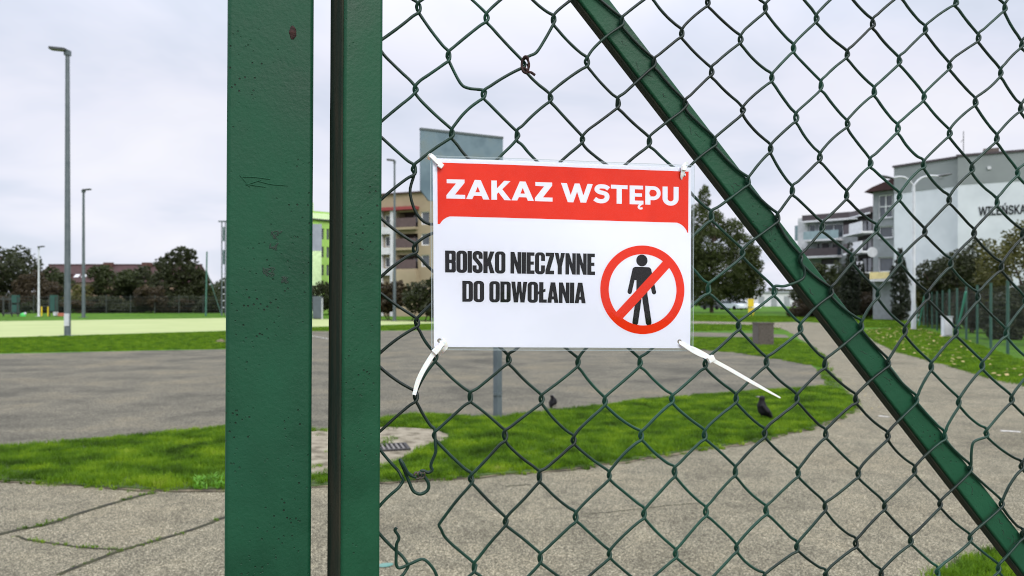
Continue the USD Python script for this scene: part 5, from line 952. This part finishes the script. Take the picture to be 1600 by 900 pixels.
# low white building far at the path's end and cars
wy = 175.0; b = gpt(1210, wy); wh = thing('white_garage', 'low white building far behind the parked cars', 'building', b)
part(wh, 'wall', box(at(1168, 0, wy)[0], at(1246, 0, wy)[0], wy, wy + 8, gh(wy), Z(458, wy)), M['white_rend']); part(wh, 'roof', box(at(1166, 0, wy)[0], at(1248, 0, wy)[0], wy - .3, wy + 8.3, Z(457.9, wy), Z(455, wy)), M['mid_grey'])
for px in (1185, 1205, 1225): part(wh, 'door', box(at(px, 0, wy)[0], at(px + 9, 0, wy)[0], wy - .05, wy - .01, gh(wy) + .02, Z(463, wy)), M['mid_grey'])
def car(label, px, y, yaw, col):
    b = gpt(px, y); t = thing('parked_car', label, 'car', b, 'cars parked beyond the lawn'); T = trimesh.transformations.rotation_matrix(yaw, (0, 0, 1))
    def put(m): m.apply_transform(T); m.apply_translation(b); return m
    def prof_(pts, w): m = trimesh.creation.extrude_polygon(sg.Polygon(pts).buffer(.06).buffer(-.02), w, engine='earcut'); m.apply_transform(trimesh.transformations.rotation_matrix(np.pi / 2, (1, 0, 0))); m.apply_translation((0, w / 2, 0)); return m
    part(t, 'body', put(prof_([(-2.1, .3), (-2.15, .7), (-2.0, .92), (-1.2, .98), (1.0, .95), (1.9, .82), (2.1, .6), (2.1, .3)], 1.74)), col)
    part(t, 'cabin', put(prof_([(-1.75, .99), (-1.2, 1.44), (.2, 1.46), (1.1, .97)], 1.5)), col)
    for s in (-1, 1): part(t, 'side_window', put(trimesh.util.concatenate([prof_([(-1.45, 1.02), (-1.1, 1.36), (.15, 1.38), (.8, 1.02)], .02)]).apply_translation((0, s * .79, 0))), M['glass'])
    wsn = box(-.5, .5, -.65, .65, -.01, .01); wsn.apply_transform(trimesh.transformations.rotation_matrix(.52, (0, 1, 0))); wsn.apply_translation((.74, 0, 1.24)); part(t, 'windscreen', put(wsn), M['glass'])
    for x in (-1.3, 1.3):
        for s in (-1, 1): w_ = trimesh.creation.cylinder(.32, .2, sections=18); w_.apply_transform(trimesh.transformations.rotation_matrix(np.pi / 2, (1, 0, 0))); w_.apply_translation((x, s * .8, .32)); part(t, 'wheel', put(w_), M['black'])
    for s in (-1, 1): part(t, 'headlight', put(box(2.02, 2.13, s * .6 - .18, s * .6 + .18, .62, .76)), M['pale_pole'])
car('silver car parked under the birch tree', 1143, 122, -1.0, plain('silver_paint', (0.42, 0.46, 0.5), 0.3)); car('white car parked beside the yellow bin', 1168, 126, -1.1, plain('white_paint', (0.66, 0.68, 0.7), 0.3)); car('dark car half hidden behind the birch', 1116, 124, -1.0, plain('dark_paint', (0.05, 0.055, 0.06), 0.3))

# ------------------------------------------------------------------ birds
def blob(spheres, links, ref=0.008, it=6):
    S = lambda p, r: manifold3d.Manifold.sphere(r, 20).translate(tuple(map(float, p)))
    m = None
    for a_, b_ in links:
        h = manifold3d.Manifold.hull(S(*spheres[a_]) + S(*spheres[b_])) ; m = h if m is None else m + h
    t = as_tm(m.refine_to_length(ref)); t = trimesh.Trimesh(t.vertices, t.faces, process=True); trimesh.smoothing.filter_taubin(t, iterations=it); return t
M['feather'] = noise_mat('black_plumage', (0.003, 0.003, 0.004), (0.008, 0.0075, 0.009), 60.0, 0.6, spec=0.15, bump=0.4, dist=0.004); M['beak'] = plain('grey_beak', (0.16, 0.15, 0.14), 0.5)
def bird(label, px, py, h, face, up=0.0, fat=1.0):
    """h: standing height; face: angle the bird looks to (0 = +x)"""
    q = G(px, py); b = np.array([q[0], q[1], 0.025]); t = thing('crow', label, 'bird', b, 'crows on the ground'); k = h / 0.36
    T = trimesh.transformations.rotation_matrix(face, (0, 0, 1))
    def put(m, tilt=True):
        if tilt: m.apply_transform(trimesh.transformations.rotation_matrix(-up, (0, 1, 0), (0, 0, .12)))
        m.apply_scale((k * fat, k * fat, k)); m.apply_transform(T); m.apply_translation(b); return m
    sp = {'rump': ((-.085, 0, .135), .045), 'belly': ((-.02, 0, .145), .074), 'breast': ((.035, 0, .20), .062), 'neck': ((.062, 0, .265), .040), 'head': ((.078, 0, .315), .036), 'brow': ((.098, 0, .312), .024), 'tail': ((-.17, 0, .075), .017)}
    part(t, 'body', put(blob(sp, [('rump', 'belly'), ('belly', 'breast'), ('breast', 'neck'), ('neck', 'head'), ('head', 'brow'), ('rump', 'tail')])), M['feather'], smooth=True)
    for s in (-1, 1):
        w = blob({'a': ((.03, s * .062, .215), .028), 'b': ((-.06, s * .062, .165), .034), 'c': ((-.16, s * .03, .098), .010)}, [('a', 'b'), ('b', 'c')]); part(t, 'wing', put(w), M['feather'], smooth=True)
        part(t, 'leg', put(cat_([tube([(-.005, s * .028, .09), (.005, s * .028, .045), (-.002, s * .028, .004)], [.012, .006, .005], 6)] + [tube([(-.002, s * .028, .005), (.04 * math.cos(a_) - .002, s * .028 + .03 * math.sin(a_), .003)], [.004, .002], 5) for a_ in (0, .6, -.6, np.pi)]), False), M['feather'], smooth=True)
        e = trimesh.creation.icosphere(1, .0045); e.apply_translation((.098, s * .026, .322)); part(t, 'eye', put(e), M['glass'], smooth=True)
    part(t, 'beak', put(tube([(.105, 0, .312), (.135, 0, .309), (.162, 0, .300)], [.016, .011, .002], 8)), M['beak'], smooth=True)
    tl = box(-.25, -.10, -.03, .03, -.006, .006); tl.apply_transform(trimesh.transformations.rotation_matrix(-.62, (0, 1, 0), (-.1, 0, 0))); tl.apply_translation((0, 0, .115)); part(t, 'tail', put(tl), M['feather'])
bird('black crow with grey beak standing on the grass right of the sign', 1190, 659, 0.29, math.pi * 0.9, 0.42, 1.15)
bird('small black bird standing at the court edge below the sign', 867, 638, 0.165, 0.5, 0.75, 1.45)
